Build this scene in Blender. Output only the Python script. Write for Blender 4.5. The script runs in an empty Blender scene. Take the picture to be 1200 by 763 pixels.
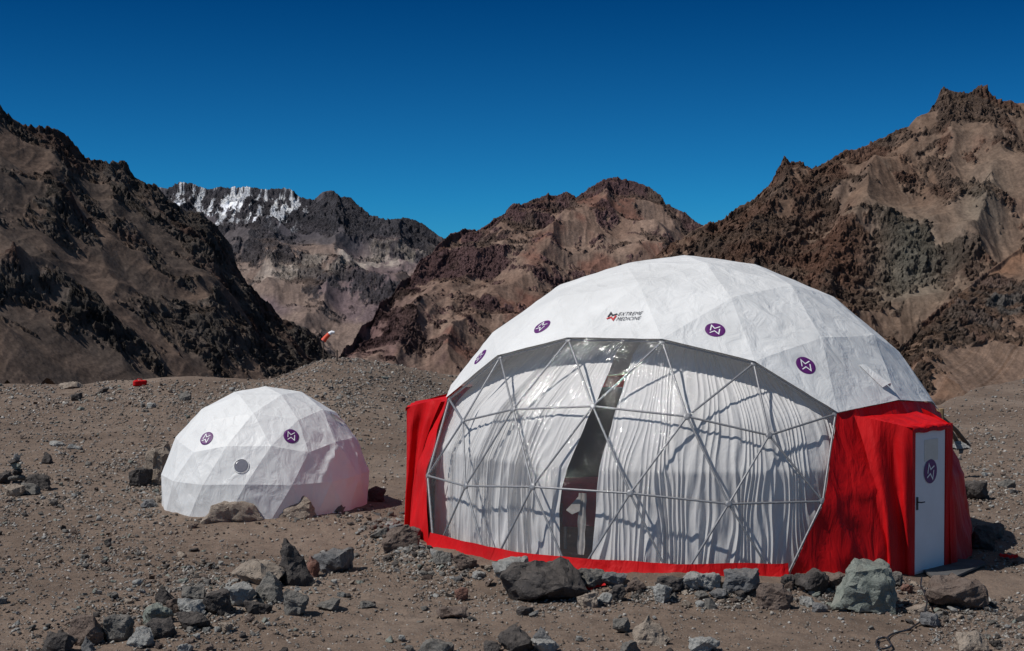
import bpy, bmesh, math, random
import numpy as np
from mathutils import Vector, Matrix
from mathutils.bvhtree import BVHTree
R_ = math.radians
sc = bpy.context.scene
COL = sc.collection

# ------------------------------------------------------------------ camera, sky, sun, exposure
H = 3.99                      # eye height above the tents' ground
PITCH = R_(1.484)
cam = bpy.data.cameras.new('camera'); camo = bpy.data.objects.new('camera', cam); COL.objects.link(camo)
cam.sensor_width = 36; cam.lens = 36 * 1700 / 1200; cam.clip_start = .1; cam.clip_end = 60000
camo.location = (0, 0, H); camo.rotation_euler = (R_(90) - PITCH, 0, 0)
sc.camera = camo

SUN_AZ, SUN_EL = R_(202), R_(54)      # where the sun stands: azimuth from +X counter-clockwise
wd = bpy.data.worlds.new('World'); sc.world = wd; wd.use_nodes = True
nt = wd.node_tree; bg = nt.nodes['Background']
sky = nt.nodes.new('ShaderNodeTexSky'); sky.sky_type = 'NISHITA'; sky.sun_disc = False
sky.sun_elevation = SUN_EL; sky.sun_rotation = R_(90) - SUN_AZ
sky.altitude = 4300; sky.air_density = 1.0; sky.dust_density = 0.0; sky.ozone_density = 4.0
tint = nt.nodes.new('ShaderNodeMix'); tint.data_type = 'RGBA'; tint.blend_type = 'MULTIPLY'
tint.inputs['Factor'].default_value = 1
nt.links.new(sky.outputs[0], tint.inputs['A']); tint.inputs['B'].default_value = (.16, .58, .80, 1)
tcw = nt.nodes.new('ShaderNodeTexCoord'); sxw = nt.nodes.new('ShaderNodeSeparateXYZ'); rpw = nt.nodes.new('ShaderNodeValToRGB')
nt.links.new(tcw.outputs['Generated'], sxw.inputs[0]); nt.links.new(sxw.outputs[2], rpw.inputs['Fac'])
_e = rpw.color_ramp.elements
while len(_e) < 5: _e.new(.5)
for _q, (_p, _c) in zip(_e, [(0, (.085, .41, .58)), (.06, (.045, .36, .54)), (.20, (.001, .175, .34)), (.45, (.75, .70, .58)), (1, (.95, .80, .60))]): _q.position = _p; _q.color = (*_c, 1)
nt.links.new(rpw.outputs[0], tint.inputs['B'])                # deep, polarised high-altitude sky
nt.links.new(tint.outputs['Result'], bg.inputs[0]); bg.inputs[1].default_value = .115
sun = bpy.data.lights.new('sun', 'SUN'); suno = bpy.data.objects.new('sun', sun); COL.objects.link(suno)
sun.energy = 3.3; sun.angle = R_(.53); sun.color = (1, .965, .92)
sd = Vector((math.cos(SUN_AZ) * math.cos(SUN_EL), math.sin(SUN_AZ) * math.cos(SUN_EL), math.sin(SUN_EL)))
suno.rotation_euler = sd.to_track_quat('Z', 'Y').to_euler()
sc.view_settings.view_transform = 'Standard'; sc.view_settings.look = 'None'
sc.view_settings.exposure = .14; sc.view_settings.gamma = 1
sc.cycles.max_bounces = 8; sc.cycles.transparent_max_bounces = 24
sc.cycles.use_denoising = True
sc.cycles.caustics_reflective = False; sc.cycles.caustics_refractive = False

# ------------------------------------------------------------------ noise
_rs = np.random.RandomState(5)
_perm = np.tile(_rs.permutation(512), 3).astype(np.int64)
_g = _rs.normal(size=(512, 3)); _g /= np.linalg.norm(_g, axis=1)[:, None]
def perlin(x, y, z=0., seed=0):
    x, y, z = np.broadcast_arrays(np.asarray(x, float) + seed * 17.31, np.asarray(y, float) + seed * 9.77, np.asarray(z, float) + seed * 5.13)
    xi, yi, zi = np.floor(x).astype(np.int64), np.floor(y).astype(np.int64), np.floor(z).astype(np.int64)
    fx, fy, fz = x - xi, y - yi, z - zi
    u, v, w = [t * t * t * (t * (t * 6 - 15) + 10) for t in (fx, fy, fz)]
    out = 0
    for dx in (0, 1):
        for dy in (0, 1):
            for dz in (0, 1):
                h = _perm[_perm[_perm[(xi + dx) & 511] + ((yi + dy) & 511)] + ((zi + dz) & 511)]
                g = _g[h]
                d = g[..., 0] * (fx - dx) + g[..., 1] * (fy - dy) + g[..., 2] * (fz - dz)
                out = out + d * (u if dx else 1 - u) * (v if dy else 1 - v) * (w if dz else 1 - w)
    return out * 1.5
def fbm(x, y, z=0., o=5, seed=0, gain=.5):
    s, a, f = 0, 1, 1
    for i in range(o):
        s = s + a * perlin(np.asarray(x) * f, np.asarray(y) * f, np.asarray(z) * f, seed + i); a *= gain; f *= 2.03
    return s
def ridged(x, y, z=0., o=5, seed=0, gain=.5):
    s, a, f, w, n = 0, 1, 1, 1, 0
    for i in range(o):
        r = (1 - np.minimum(np.abs(perlin(np.asarray(x) * f, np.asarray(y) * f, np.asarray(z) * f, seed + i)) * 1.9, 1)) ** 2
        s = s + a * r * w; w = np.clip(r * 1.6, 0, 1); n += a; a *= gain; f *= 2.07
    return s / n
def sstep(a, b, x):
    t = np.clip((np.asarray(x, float) - a) / (b - a), 0, 1); return t * t * (3 - 2 * t)

# ------------------------------------------------------------------ pixels of the 1200 px photograph and rays
CP, SP = math.cos(PITCH), math.sin(PITCH)
def ray(px, py):
    xc = (np.asarray(px, float) - 600) / 1700; zc = (381.5 - np.asarray(py, float)) / 1700
    y = CP + SP * zc; z = -SP + CP * zc
    return xc / y, z / y                       # x and z gained per metre of depth
def P(px, py, Y):
    a, b = ray(px, py); return Vector((float(a * Y), Y, float(H + b * Y)))
def proj(X, Y, Z):
    dz = Z - H
    yc = CP * Y - SP * dz; zc = SP * Y + CP * dz
    return 600 + 1700 * X / yc, 381.5 - 1700 * zc / yc

# ------------------------------------------------------------------ the ground
C1 = Vector((2.792, 23.525, 0)); R1 = 4.5
C2 = Vector((-4.42, 26.0, 0)); R2 = 1.87
def zg(x, y):
    x = np.asarray(x, float); y = np.asarray(y, float)
    d1 = np.hypot(x - C1.x, y - C1.y); d2 = np.hypot(x - C2.x, y - C2.y)
    calm = sstep(4.4, 8, d1) * sstep(1.9, 4, d2)
    z = calm * (.16 * fbm(x / 7, y / 7, 0, 3, 3)) + .035 * fbm(x / 1.1, y / 1.1, 0, 4, 8) * (.4 + .6 * calm)
    z = z + .20 * np.exp(-(np.maximum(d1 - 4.85, 0) / .38) ** 2) * sstep(4.3, 4.5, d1) * sstep(.3, -.1, (y - C1.y) / R1) * sstep(3.0, 1.6, x - C1.x) * (1 + .25 * fbm(x, y, 0, 2, 15))   # rubble bank holding the skirt
    z = z + .16 * np.exp(-((x + 5.0) / 3.0) ** 2 - ((y - 18.2) / 1.3) ** 2)
    z = z + .15 * np.exp(-(d2 / 2.5) ** 6)
    # low mound behind the small tent, then the plain's edge and the valley
    z = z + 1.36 * np.exp(-(np.where(x < -6.3, (x + 6.3) / 2.7, (x + 6.3) / 3.1)) ** 2 - ((y - 53) / 9.5) ** 2)
    z = z + .5 * np.exp(-((y - 60) / 7) ** 2) * fbm(x / 9, y / 9, 0, 3, 21)
    ye = np.interp(x / np.maximum(y, 1), [-1, .12, .24, .295, .355, .45], [64, 60, 45, 46.5, 62, 66])
    e = np.maximum(y - ye - 2.5 * fbm(x / 11, 0, 0, 2, 31), 0)
    z = z - np.minimum(e * e / (e + 14) * .45, 206)
    return z
def G(px, py):
    a, b = ray(px, py); Y = H / np.maximum(-b, 1e-3)
    Y = np.minimum(Y, 90.)
    for _ in range(14):
        z = zg(a * Y, Y); Y = np.clip(.5 * Y + .5 * (H - z) / np.maximum(-b, 1e-3), 5, 90)
    return a * Y, Y, zg(a * Y, Y)

# ------------------------------------------------------------------ materials
def mat(name):
    m = bpy.data.materials.new(name); m.use_nodes = True
    n = m.node_tree; b = n.nodes['Principled BSDF']; return m, n, b
def N(n, t, **k):
    o = n.nodes.new('ShaderNode' + t)
    for a, v in k.items(): setattr(o, a, v)
    return o
def ramp(n, stops):
    r = N(n, 'ValToRGB'); e = r.color_ramp.elements
    while len(e) < len(stops): e.new(.5)
    for q, (p, c) in zip(e, stops): q.position = p; q.color = (*c, 1)
    return r
def noise(n, scale, detail=5, rough=.55, vec=None, dist=0):
    t = N(n, 'TexNoise'); t.inputs['Scale'].default_value = scale; t.inputs['Detail'].default_value = detail
    t.inputs['Roughness'].default_value = rough; t.inputs['Distortion'].default_value = dist
    if vec is not None: n.links.new(vec, t.inputs['Vector'])
    return t
def coords(n, scale=(1, 1, 1), rot=(0, 0, 0), out='Object'):
    tc = N(n, 'TexCoord'); mp = N(n, 'Mapping'); mp.inputs['Scale'].default_value = scale; mp.inputs['Rotation'].default_value = rot
    n.links.new(tc.outputs[out], mp.inputs['Vector']); return mp.outputs['Vector']
def mixc(n, a, b, fac=None, mode='MIX', f=.5):
    m = N(n, 'Mix', data_type='RGBA', blend_type=mode)
    for s, v in (('A', a), ('B', b)):
        if isinstance(v, tuple): m.inputs[s].default_value = (*v, 1)
        else: n.links.new(v, m.inputs[s])
    if fac is not None: n.links.new(fac, m.inputs['Factor'])
    else: m.inputs['Factor'].default_value = f
    return m.outputs['Result']
def bump(n, b, h, strength=.5, dist=.02, prev=None):
    u = N(n, 'Bump'); u.inputs['Strength'].default_value = strength; u.inputs['Distance'].default_value = dist
    n.links.new(h, u.inputs['Height'])
    if prev is not None: n.links.new(prev, u.inputs['Normal'])
    if b is not None: n.links.new(u.outputs[0], b.inputs['Normal'])
    return u.outputs[0]

def simple(name, col, rough=.6, metal=0., var=.15, scale=8, bmp=0., bscale=60):
    m, n, b = mat(name)
    t = noise(n, scale, 4, vec=coords(n))
    lo = tuple(c * (1 - var) for c in col); hi = tuple(min(1, c * (1 + var)) for c in col)
    r = ramp(n, [(.3, lo), (.7, hi)]); n.links.new(t.outputs['Fac'], r.inputs['Fac'])
    n.links.new(r.outputs[0], b.inputs['Base Color']); b.inputs['Roughness'].default_value = rough; b.inputs['Metallic'].default_value = metal
    if bmp:
        t2 = noise(n, bscale, 3, vec=coords(n)); bump(n, b, t2.outputs['Fac'], bmp, .01)
    return m

def cloth(name, col, transl=.12, wrinkle=.4, wscale=3.0, rough=.6, stretch=(1, 1, .35), spec=.35, var=.06):
    m, n, b = mat(name)
    v = coords(n, stretch)
    t = noise(n, wscale, 5, .5, v, .6)
    t2 = noise(n, 1.1, 4, .6, coords(n))
    lo = tuple(c * (1 - var) for c in col); hi = tuple(min(.9, c * (1 + var * .3)) for c in col)
    r = ramp(n, [(.35, lo), (.65, hi)]); n.links.new(t2.outputs['Fac'], r.inputs['Fac'])
    n.links.new(r.outputs[0], b.inputs['Base Color'])
    b.inputs['Roughness'].default_value = rough; b.inputs['Specular IOR Level'].default_value = spec
    cr = N(n, 'TexNoise'); cr.noise_type = 'RIDGED_MULTIFRACTAL'; cr.inputs['Scale'].default_value = wscale * .7; cr.inputs['Detail'].default_value = 2
    n.links.new(coords(n, (1, 1, 1)), cr.inputs['Vector'])
    nb = bump(n, None, cr.outputs['Fac'], wrinkle * .35, .02)
    nb = bump(n, b, t.outputs['Fac'], wrinkle, .06, nb)
    tr = N(n, 'BsdfTranslucent'); n.links.new(r.outputs[0], tr.inputs['Color']); n.links.new(nb, tr.inputs['Normal'])
    mx = N(n, 'MixShader'); mx.inputs[0].default_value = transl
    out = n.nodes['Material Output']
    n.links.new(b.outputs[0], mx.inputs[1]); n.links.new(tr.outputs[0], mx.inputs[2]); n.links.new(mx.outputs[0], out.inputs['Surface'])
    return m

M_roof = cloth('white_tent_fabric', (.81, .81, .80), .10, .8, 3.4, .6, (1, 1, .5), .35, .10)
M_small = cloth('white_crumpled_fabric', (.80, .80, .79), .06, .55, 5.0, .5, (1, 1, .6), .4)
M_red = cloth('red_tent_fabric', (.62, .005, .008), .05, 1.0, 4.2, .6, (1, 1, .25), .2, .25)
M_curtain = cloth('white_curtain_cloth', (.88, .865, .85), .25, .25, 14, .8, (1, 1, .15), .1)
M_steel = simple('galvanised_steel', (.30, .30, .31), .5, .35, .2, 30)
M_purple = simple('purple_print', (.105, .012, .135), .5, 0, .08)
M_white = simple('white_print', (.85, .85, .86), .5, 0, .03)
M_black = simple('black_print', (.035, .03, .04), .6, 0, .05)
M_redprint = simple('red_print', (.5, .04, .04), .6, 0, .05)
M_door = simple('white_door_paint', (.74, .75, .78), .4, 0, .04, 3)
M_note = simple('pale_paper', (.70, .66, .58), .7, 0, .06)
M_plastic = simple('black_plastic', (.02, .02, .022), .45, 0, .1)
M_rubber = simple('dusty_grey_rubber', (.075, .073, .072), .85, 0, .3, 5, .3, 40)
M_maroon = simple('maroon_cloth', (.19, .012, .028), .8, 0, .3, 6, .4, 9)
M_navy = simple('navy_cloth', (.018, .03, .085), .7, 0, .35, 7, .5, 10)
M_wood = simple('weathered_wood', (.30, .20, .10), .8, 0, .35, 14, .3, 50)
M_darkwood = simple('dark_wood', (.10, .07, .05), .8, 0, .35, 14, .3, 50)
M_floor = simple('brown_floor_boards', (.14, .075, .05), .6, 0, .3, 4)
M_lining = simple('grey_lining_fabric', (.10, .092, .092), .9, 0, .2, 3)
M_strip = simple('grey_beige_tape', (.36, .33, .30), .8, 0, .25, 9)
M_orange = simple('orange_red_nylon', (.75, .08, .03), .6, 0, .1)
M_dark = simple('porthole_glass', (.19, .19, .22), .2, 0, .1)

def film():
    m, n, b = mat('clear_plastic_film')
    out = n.nodes['Material Output']
    t = noise(n, 2.2, 6, .6, coords(n, (1, 1, .8)), 1.2)
    t2 = N(n, 'TexNoise'); t2.noise_type = 'RIDGED_MULTIFRACTAL'; t2.inputs['Scale'].default_value = 2.6; t2.inputs['Detail'].default_value = 4
    n.links.new(coords(n), t2.inputs['Vector'])
    nb = bump(n, None, t.outputs['Fac'], .5, .12); nb = bump(n, None, t2.outputs['Fac'], .45, .05, nb)
    gl = N(n, 'BsdfGlossy'); gl.inputs['Roughness'].default_value = .06; n.links.new(nb, gl.inputs['Normal'])
    tp = N(n, 'BsdfTransparent'); tp.inputs['Color'].default_value = (.975, .975, .975, 1)
    lw = N(n, 'LayerWeight'); lw.inputs['Blend'].default_value = .5; n.links.new(nb, lw.inputs['Normal'])
    pw = N(n, 'Math', operation='POWER'); n.links.new(lw.outputs['Facing'], pw.inputs[0]); pw.inputs[1].default_value = 4
    fr = N(n, 'Math', operation='MULTIPLY_ADD'); n.links.new(pw.outputs[0], fr.inputs[0]); fr.inputs[1].default_value = .4; fr.inputs[2].default_value = .03
    df = N(n, 'BsdfDiffuse'); df.inputs['Color'].default_value = (.7, .68, .66, 1)
    m1 = N(n, 'MixShader'); m1.inputs[0].default_value = .03
    n.links.new(tp.outputs[0], m1.inputs[1]); n.links.new(df.outputs[0], m1.inputs[2])
    mx = N(n, 'MixShader'); n.links.new(fr.outputs[0], mx.inputs[0]); n.links.new(m1.outputs[0], mx.inputs[1]); n.links.new(gl.outputs[0], mx.inputs[2])
    n.links.new(mx.outputs[0], out.inputs['Surface']); return m
M_film = film()

def ground_mat():
    m, n, b = mat('stony_dirt')
    v = coords(n)
    a = noise(n, .22, 6, .6, v, .4); c = noise(n, 3.2, 7, .7, v); f = noise(n, 38, 4, .65, v)
    r1 = ramp(n, [(.32, (.152, .112, .086)), (.5, (.198, .147, .114)), (.68, (.255, .198, .157))]); n.links.new(a.outputs['Fac'], r1.inputs['Fac'])
    r2 = ramp(n, [(.3, (.72, .72, .73)), (.55, (1, 1, 1)), (.75, (1.22, 1.2, 1.17))]); n.links.new(c.outputs['Fac'], r2.inputs['Fac'])
    r3 = ramp(n, [(.3, (.7, .7, .7)), (.7, (1.25, 1.25, 1.25))]); n.links.new(f.outputs['Fac'], r3.inputs['Fac'])
    q = mixc(n, r1.outputs[0], r2.outputs[0], None, 'MULTIPLY', 1); q = mixc(n, q, r3.outputs[0], None, 'MULTIPLY', .8)
    vo = N(n, 'TexVoronoi'); vo.inputs['Scale'].default_value = 26; n.links.new(v, vo.inputs['Vector'])
    vr = ramp(n, [(.18, (1, 1, 1)), (.3, (0, 0, 0))]); n.links.new(vo.outputs['Distance'], vr.inputs['Fac'])
    sel = N(n, 'Math', operation='MULTIPLY'); sv = N(n, 'SeparateColor'); n.links.new(vo.outputs['Color'], sv.inputs[0])
    gt = N(n, 'Math', operation='GREATER_THAN'); gt.inputs[1].default_value = .62; n.links.new(sv.outputs[0], gt.inputs[0])
    n.links.new(gt.outputs[0], sel.inputs[0]); n.links.new(vr.outputs[0], sel.inputs[1])
    pc = mixc(n, (.15, .13, .12), (.33, .31, .28), sv.outputs[1]); q = mixc(n, q, pc, sel.outputs[0])
    n.links.new(q, b.inputs['Base Color']); b.inputs['Roughness'].default_value = .95; b.inputs['Specular IOR Level'].default_value = .1
    nb = bump(n, None, c.outputs['Fac'], .6, .10); nb = bump(n, None, f.outputs['Fac'], .7, .02, nb)
    bump(n, b, sel.outputs[0], .6, .02, nb)
    return m
M_ground = ground_mat()

def rock_mat(name, c0, c1, dust=(.22, .18, .15), dustamt=.35):
    m, n, b = mat(name)
    v = coords(n); oi = N(n, 'ObjectInfo')
    add = N(n, 'VectorMath', operation='ADD'); sc_ = N(n, 'VectorMath', operation='SCALE'); sc_.inputs['Scale'].default_value = 37
    cx = N(n, 'CombineXYZ'); n.links.new(oi.outputs['Random'], cx.inputs[0]); n.links.new(oi.outputs['Random'], cx.inputs[2]); n.links.new(cx.outputs[0], sc_.inputs[0])
    n.links.new(v, add.inputs[0]); n.links.new(sc_.outputs[0], add.inputs[1]); v = add.outputs[0]
    a = noise(n, 5, 7, .65, v, .5); f = noise(n, 45, 5, .7, v)
    r = ramp(n, [(.32, c0), (.68, c1)]); n.links.new(a.outputs['Fac'], r.inputs['Fac'])
    r3 = ramp(n, [(.3, (.65, .65, .65)), (.7, (1.3, 1.3, 1.3))]); n.links.new(f.outputs['Fac'], r3.inputs['Fac'])
    q = mixc(n, r.outputs[0], r3.outputs[0], None, 'MULTIPLY', .7)
    ge = N(n, 'NewGeometry'); sx = N(n, 'SeparateXYZ'); n.links.new(ge.outputs['Normal'], sx.inputs[0])
    mu = N(n, 'Math', operation='MULTIPLY'); n.links.new(sx.outputs[2], mu.inputs[0]); n.links.new(a.outputs['Fac'], mu.inputs[1])
    dr = ramp(n, [(.25, (0, 0, 0)), (.6, (dustamt,) * 3)]); n.links.new(mu.outputs[0], dr.inputs['Fac'])
    q = mixc(n, q, dust, dr.outputs[0])
    n.links.new(q, b.inputs['Base Color']); b.inputs['Roughness'].default_value = .9; b.inputs['Specular IOR Level'].default_value = .2
    nb = bump(n, None, a.outputs['Fac'], .8, .08); bump(n, b, f.outputs['Fac'], .8, .02, nb)
    return m
RM = {'grey': rock_mat('grey_rock', (.11, .104, .096), (.21, .20, .182)),
      'pale': rock_mat('pale_grey_rock', (.24, .24, .23), (.38, .38, .36)),
      'green': rock_mat('green_grey_rock', (.175, .195, .17), (.28, .30, .265)),
      'dark': rock_mat('dark_rock', (.05, .044, .041), (.10, .09, .085), dustamt=.22),
      'brown': rock_mat('brown_rock', (.11, .08, .066), (.20, .155, .13)),
      'tan': rock_mat('tan_rock', (.24, .19, .15), (.38, .32, .26)),
      'blue': rock_mat('blue_grey_rock', (.12, .12, .122), (.21, .21, .212)),
      'russet': rock_mat('reddish_rock', (.16, .075, .055), (.25, .14, .11))}

def mtn_mat(name, Lm):
    m, n, b = mat(name)
    at = N(n, 'Attribute', attribute_name='geology'); v = coords(n)
    a = noise(n, 22 / Lm, 8, .68, v, .3); f = noise(n, 110 / Lm, 6, .7, v)
    r = ramp(n, [(.28, (.62, .62, .64)), (.5, (1, 1, 1)), (.74, (1.35, 1.32, 1.28))]); n.links.new(a.outputs['Fac'], r.inputs['Fac'])
    r2 = ramp(n, [(.3, (.72, .72, .72)), (.7, (1.28, 1.28, 1.28))]); n.links.new(f.outputs['Fac'], r2.inputs['Fac'])
    q = mixc(n, at.outputs['Color'], r.outputs[0], None, 'MULTIPLY', 1); q = mixc(n, q, r2.outputs[0], None, 'MULTIPLY', 1)
    n.links.new(q, b.inputs['Base Color']); b.inputs['Roughness'].default_value = 1; b.inputs['Specular IOR Level'].default_value = 0.05
    sx = N(n, 'Math', operation='MULTIPLY'); n.links.new(at.outputs['Alpha'], sx.inputs[0]); sx.inputs[1].default_value = .95
    nb = N(n, 'Bump'); nb.inputs['Distance'].default_value = Lm * .022; n.links.new(f.outputs['Fac'], nb.inputs['Height']); n.links.new(sx.outputs[0], nb.inputs['Strength'])
    n.links.new(nb.outputs[0], b.inputs['Normal'])
    return m

# ------------------------------------------------------------------ mesh and naming helpers
def tag(o, label=None, cat=None, group=None, kind=None):
    if label: o['label'] = label
    if cat: o['category'] = cat
    if group: o['group'] = group
    if kind: o['kind'] = kind
    return o
def link(name, me, m=None, parent=None, smooth=False):
    o = bpy.data.objects.new(name, me); COL.objects.link(o)
    if m is not None: me.materials.append(m)
    if smooth: me.polygons.foreach_set('use_smooth', np.ones(len(me.polygons), bool))
    if parent is not None: o.parent = parent
    return o
def empty(name, loc=(0, 0, 0), rz=0):
    o = bpy.data.objects.new(name, None); COL.objects.link(o); o.location = loc; o.rotation_euler.z = rz; o.empty_display_size = .2
    return o
def np_mesh(name, V, F):
    """V (n,3); F (m,k) with one k."""
    me = bpy.data.meshes.new(name); V = np.ascontiguousarray(V, np.float32); F = np.ascontiguousarray(F, np.int32); k = F.shape[1]
    me.vertices.add(len(V)); me.vertices.foreach_set('co', V.ravel())
    me.loops.add(F.size); me.loops.foreach_set('vertex_index', F.ravel())
    me.polygons.add(len(F)); me.polygons.foreach_set('loop_start', np.arange(0, F.size, k, dtype=np.int32))
    me.update(calc_edges=True); me.validate(); return me
def grid_faces(nr, nc, flip=False):
    i = np.arange(nr - 1)[:, None] * nc + np.arange(nc - 1)[None]
    q = np.stack([i, i + 1, i + nc + 1, i + nc], -1).reshape(-1, 4)
    return q[:, ::-1] if flip else q
def py_mesh(name, vs, fs):
    me = bpy.data.meshes.new(name); me.from_pydata([tuple(v) for v in vs], [], fs); me.update(); return me
class MB:
    def __init__(s): s.v = []; s.f = []
    def add(s, vs, fs):
        k = len(s.v); s.v += [tuple(v) for v in vs]; s.f += [[i + k for i in f] for f in fs]; return s
    def box(s, c, size, rot=None, bev=0):
        bm = bmesh.new(); bmesh.ops.create_cube(bm, size=1); bmesh.ops.scale(bm, vec=size, verts=bm.verts)
        if bev: bmesh.ops.bevel(bm, geom=bm.edges[:], offset=bev, segments=2, affect='EDGES')
        if rot is not None: bmesh.ops.transform(bm, matrix=rot, verts=bm.verts)
        bmesh.ops.translate(bm, vec=Vector(c), verts=bm.verts)
        bm.verts.index_update(); s.add([v.co[:] for v in bm.verts], [[v.index for v in f.verts] for f in bm.faces]); bm.free(); return s
    def tube(s, pts, r, n=8, caps=True):
        pts = [Vector(p) for p in pts]; rr = r if isinstance(r, (list, tuple)) else [r] * len(pts); base = len(s.v); ref = None
        for i, p in enumerate(pts):
            d = (pts[min(i + 1, len(pts) - 1)] - pts[max(i - 1, 0)]).normalized()
            if ref is None: ref = Vector((0, 0, 1)) if abs(d.z) < .9 else Vector((1, 0, 0))
            a = d.cross(ref).normalized(); b = d.cross(a).normalized(); ref = -d.cross(a).normalized() if False else ref
            for k in range(n):
                t = 2 * math.pi * k / n; s.v.append(tuple(p + (a * math.cos(t) + b * math.sin(t)) * rr[i]))
        for i in range(len(pts) - 1):
            for k in range(n):
                q = base + i * n; s.f.append([q + k, q + (k + 1) % n, q + n + (k + 1) % n, q + n + k])
        if caps:
            s.f.append([base + k for k in range(n)]); s.f.append([base + (len(pts) - 1) * n + k for k in reversed(range(n))])
        return s
    def build(s, name, m, parent=None, smooth=False):
        return link(name, py_mesh(name, s.v, s.f), m, parent, smooth)
def local(o_parent, p):
    """world point to the local frame of an unlinked-update parent placed by location/rotation z only."""
    return Matrix.Rotation(-o_parent.rotation_euler.z, 3, 'Z') @ (Vector(p) - Vector(o_parent.location))

# ------------------------------------------------------------------ STRUCTURE: ground sheet
def build_ground():
    u = np.linspace(-.66, .66, 760)
    Yn = np.concatenate([np.geomspace(9.5, 130, 690), np.geomspace(134, 600, 40)]); Yb = np.linspace(-45, 9.2, 34)
    Yall = np.concatenate([Yb, Yn])
    wide = np.where(Yall < 9.5, 9.5 + (9.5 - Yall) * 1.6, Yall)
    X = u[None] * wide[:, None]; Y = np.repeat(Yall[:, None], len(u), 1)
    Z = zg(X, Y) + .02 * fbm(X / .28, Y / .28, 0, 3, 44) * sstep(70, 30, Y)
    Z = np.where(Y < 9, Z - .1 * 0, Z)
    me = np_mesh('ground', np.stack([X, Y, Z], -1).reshape(-1, 3), grid_faces(len(Yall), len(u)))
    o = link('ground', me, M_ground, smooth=True)
    tag(o, 'bare stony brown dirt ground the two domes stand on', 'ground', kind='structure')
    n = 96; vs = [(0, 3000, -200)] ; fs = []
    for k in range(n):
        t = 2 * math.pi * k / n; vs.append((14000 * math.cos(t), 3000 + 14000 * math.sin(t), -200))
    for k in range(n): fs.append([0, 1 + k, 1 + (k + 1) % n])
    v = link('valley_floor', py_mesh('valley_floor', vs, fs), M_ground)
    tag(v, 'brown valley floor below the mountains beyond the plain', 'valley floor', kind='structure')
build_ground()

# ------------------------------------------------------------------ STRUCTURE: mountains
def seg_dist(PX, PY, pts):
    d = np.full(PX.shape, 1e9)
    for (x0, y0), (x1, y1) in zip(pts[:-1], pts[1:]):
        L = (x1 - x0) ** 2 + (y1 - y0) ** 2; t = np.clip(((PX - x0) * (x1 - x0) + (PY - y0) * (y1 - y0)) / L, 0, 1)
        d = np.minimum(d, np.hypot(PX - x0 - t * (x1 - x0), PY - y0 - t * (y1 - y0)))
    return d
def erode(z, dx, dy, hard, iters, K):
    """rows run from crest to foot: route water row by row, cut gullies, and let soft slopes slump to their angle of rest."""
    nr, nc = z.shape; j = np.arange(nc); ks = (-1, 0, 1); A = None
    lim_s, lim_h = .78, 2.0
    lat = (lim_s + (lim_h - lim_s) * hard); jit = np.random.RandomState(3)
    for it in range(iters):
        A = np.ones_like(z); dest = np.zeros((nr, nc), np.int64)
        for r in range(nr - 1):
            nxt = z[r + 1]; best = nxt + 0; bi = np.zeros(nc, np.int64)
            up = np.roll(nxt, -1); up[-1] = 9; dn = np.roll(nxt, 1); dn[0] = 9
            q = up < best; best = np.where(q, up, best); bi = np.where(q, 1, bi)
            q = dn < best; bi = np.where(q, -1, bi)
            dj = j + bi; dest[r] = dj
            A[r + 1] += np.bincount(dj, A[r], nc)
        zr = z[1:][np.arange(nr - 1)[:, None], dest[:-1]]
        dist = np.sqrt(dy[:-1] ** 2 + ((dest[:-1] - j) * dx[:-1]) ** 2)
        drop = z[:-1] - zr
        cut = np.minimum(K * np.sqrt(A[:-1]) * np.maximum(drop, 0) / dist * (1 - .72 * hard[:-1]), .6 * np.maximum(drop, 0))
        cut[:2] = 0
        z[:-1] -= cut
        z[:-1] = np.where(drop < 0, z[:-1] + .5 * (zr - z[:-1]) * 1.0, z[:-1])
        for _ in range(3):
            d = z[:, 1:] - z[:, :-1]; l = (lat[:, 1:] + lat[:, :-1]) * .5 * dx[:, :-1]; e = np.sign(d) * np.maximum(np.abs(d) - l, 0) * .24
            z[:, :-1] += e; z[:, 1:] -= e
            d = z[1:] - z[:-1]; l = (lat[1:] + lat[:-1]) * .5 * dy[:-1]; e = np.sign(d) * np.maximum(np.abs(d) - l, 0) * .24
            z[:-1] += e; z[1:] -= e
    return z, A
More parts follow.
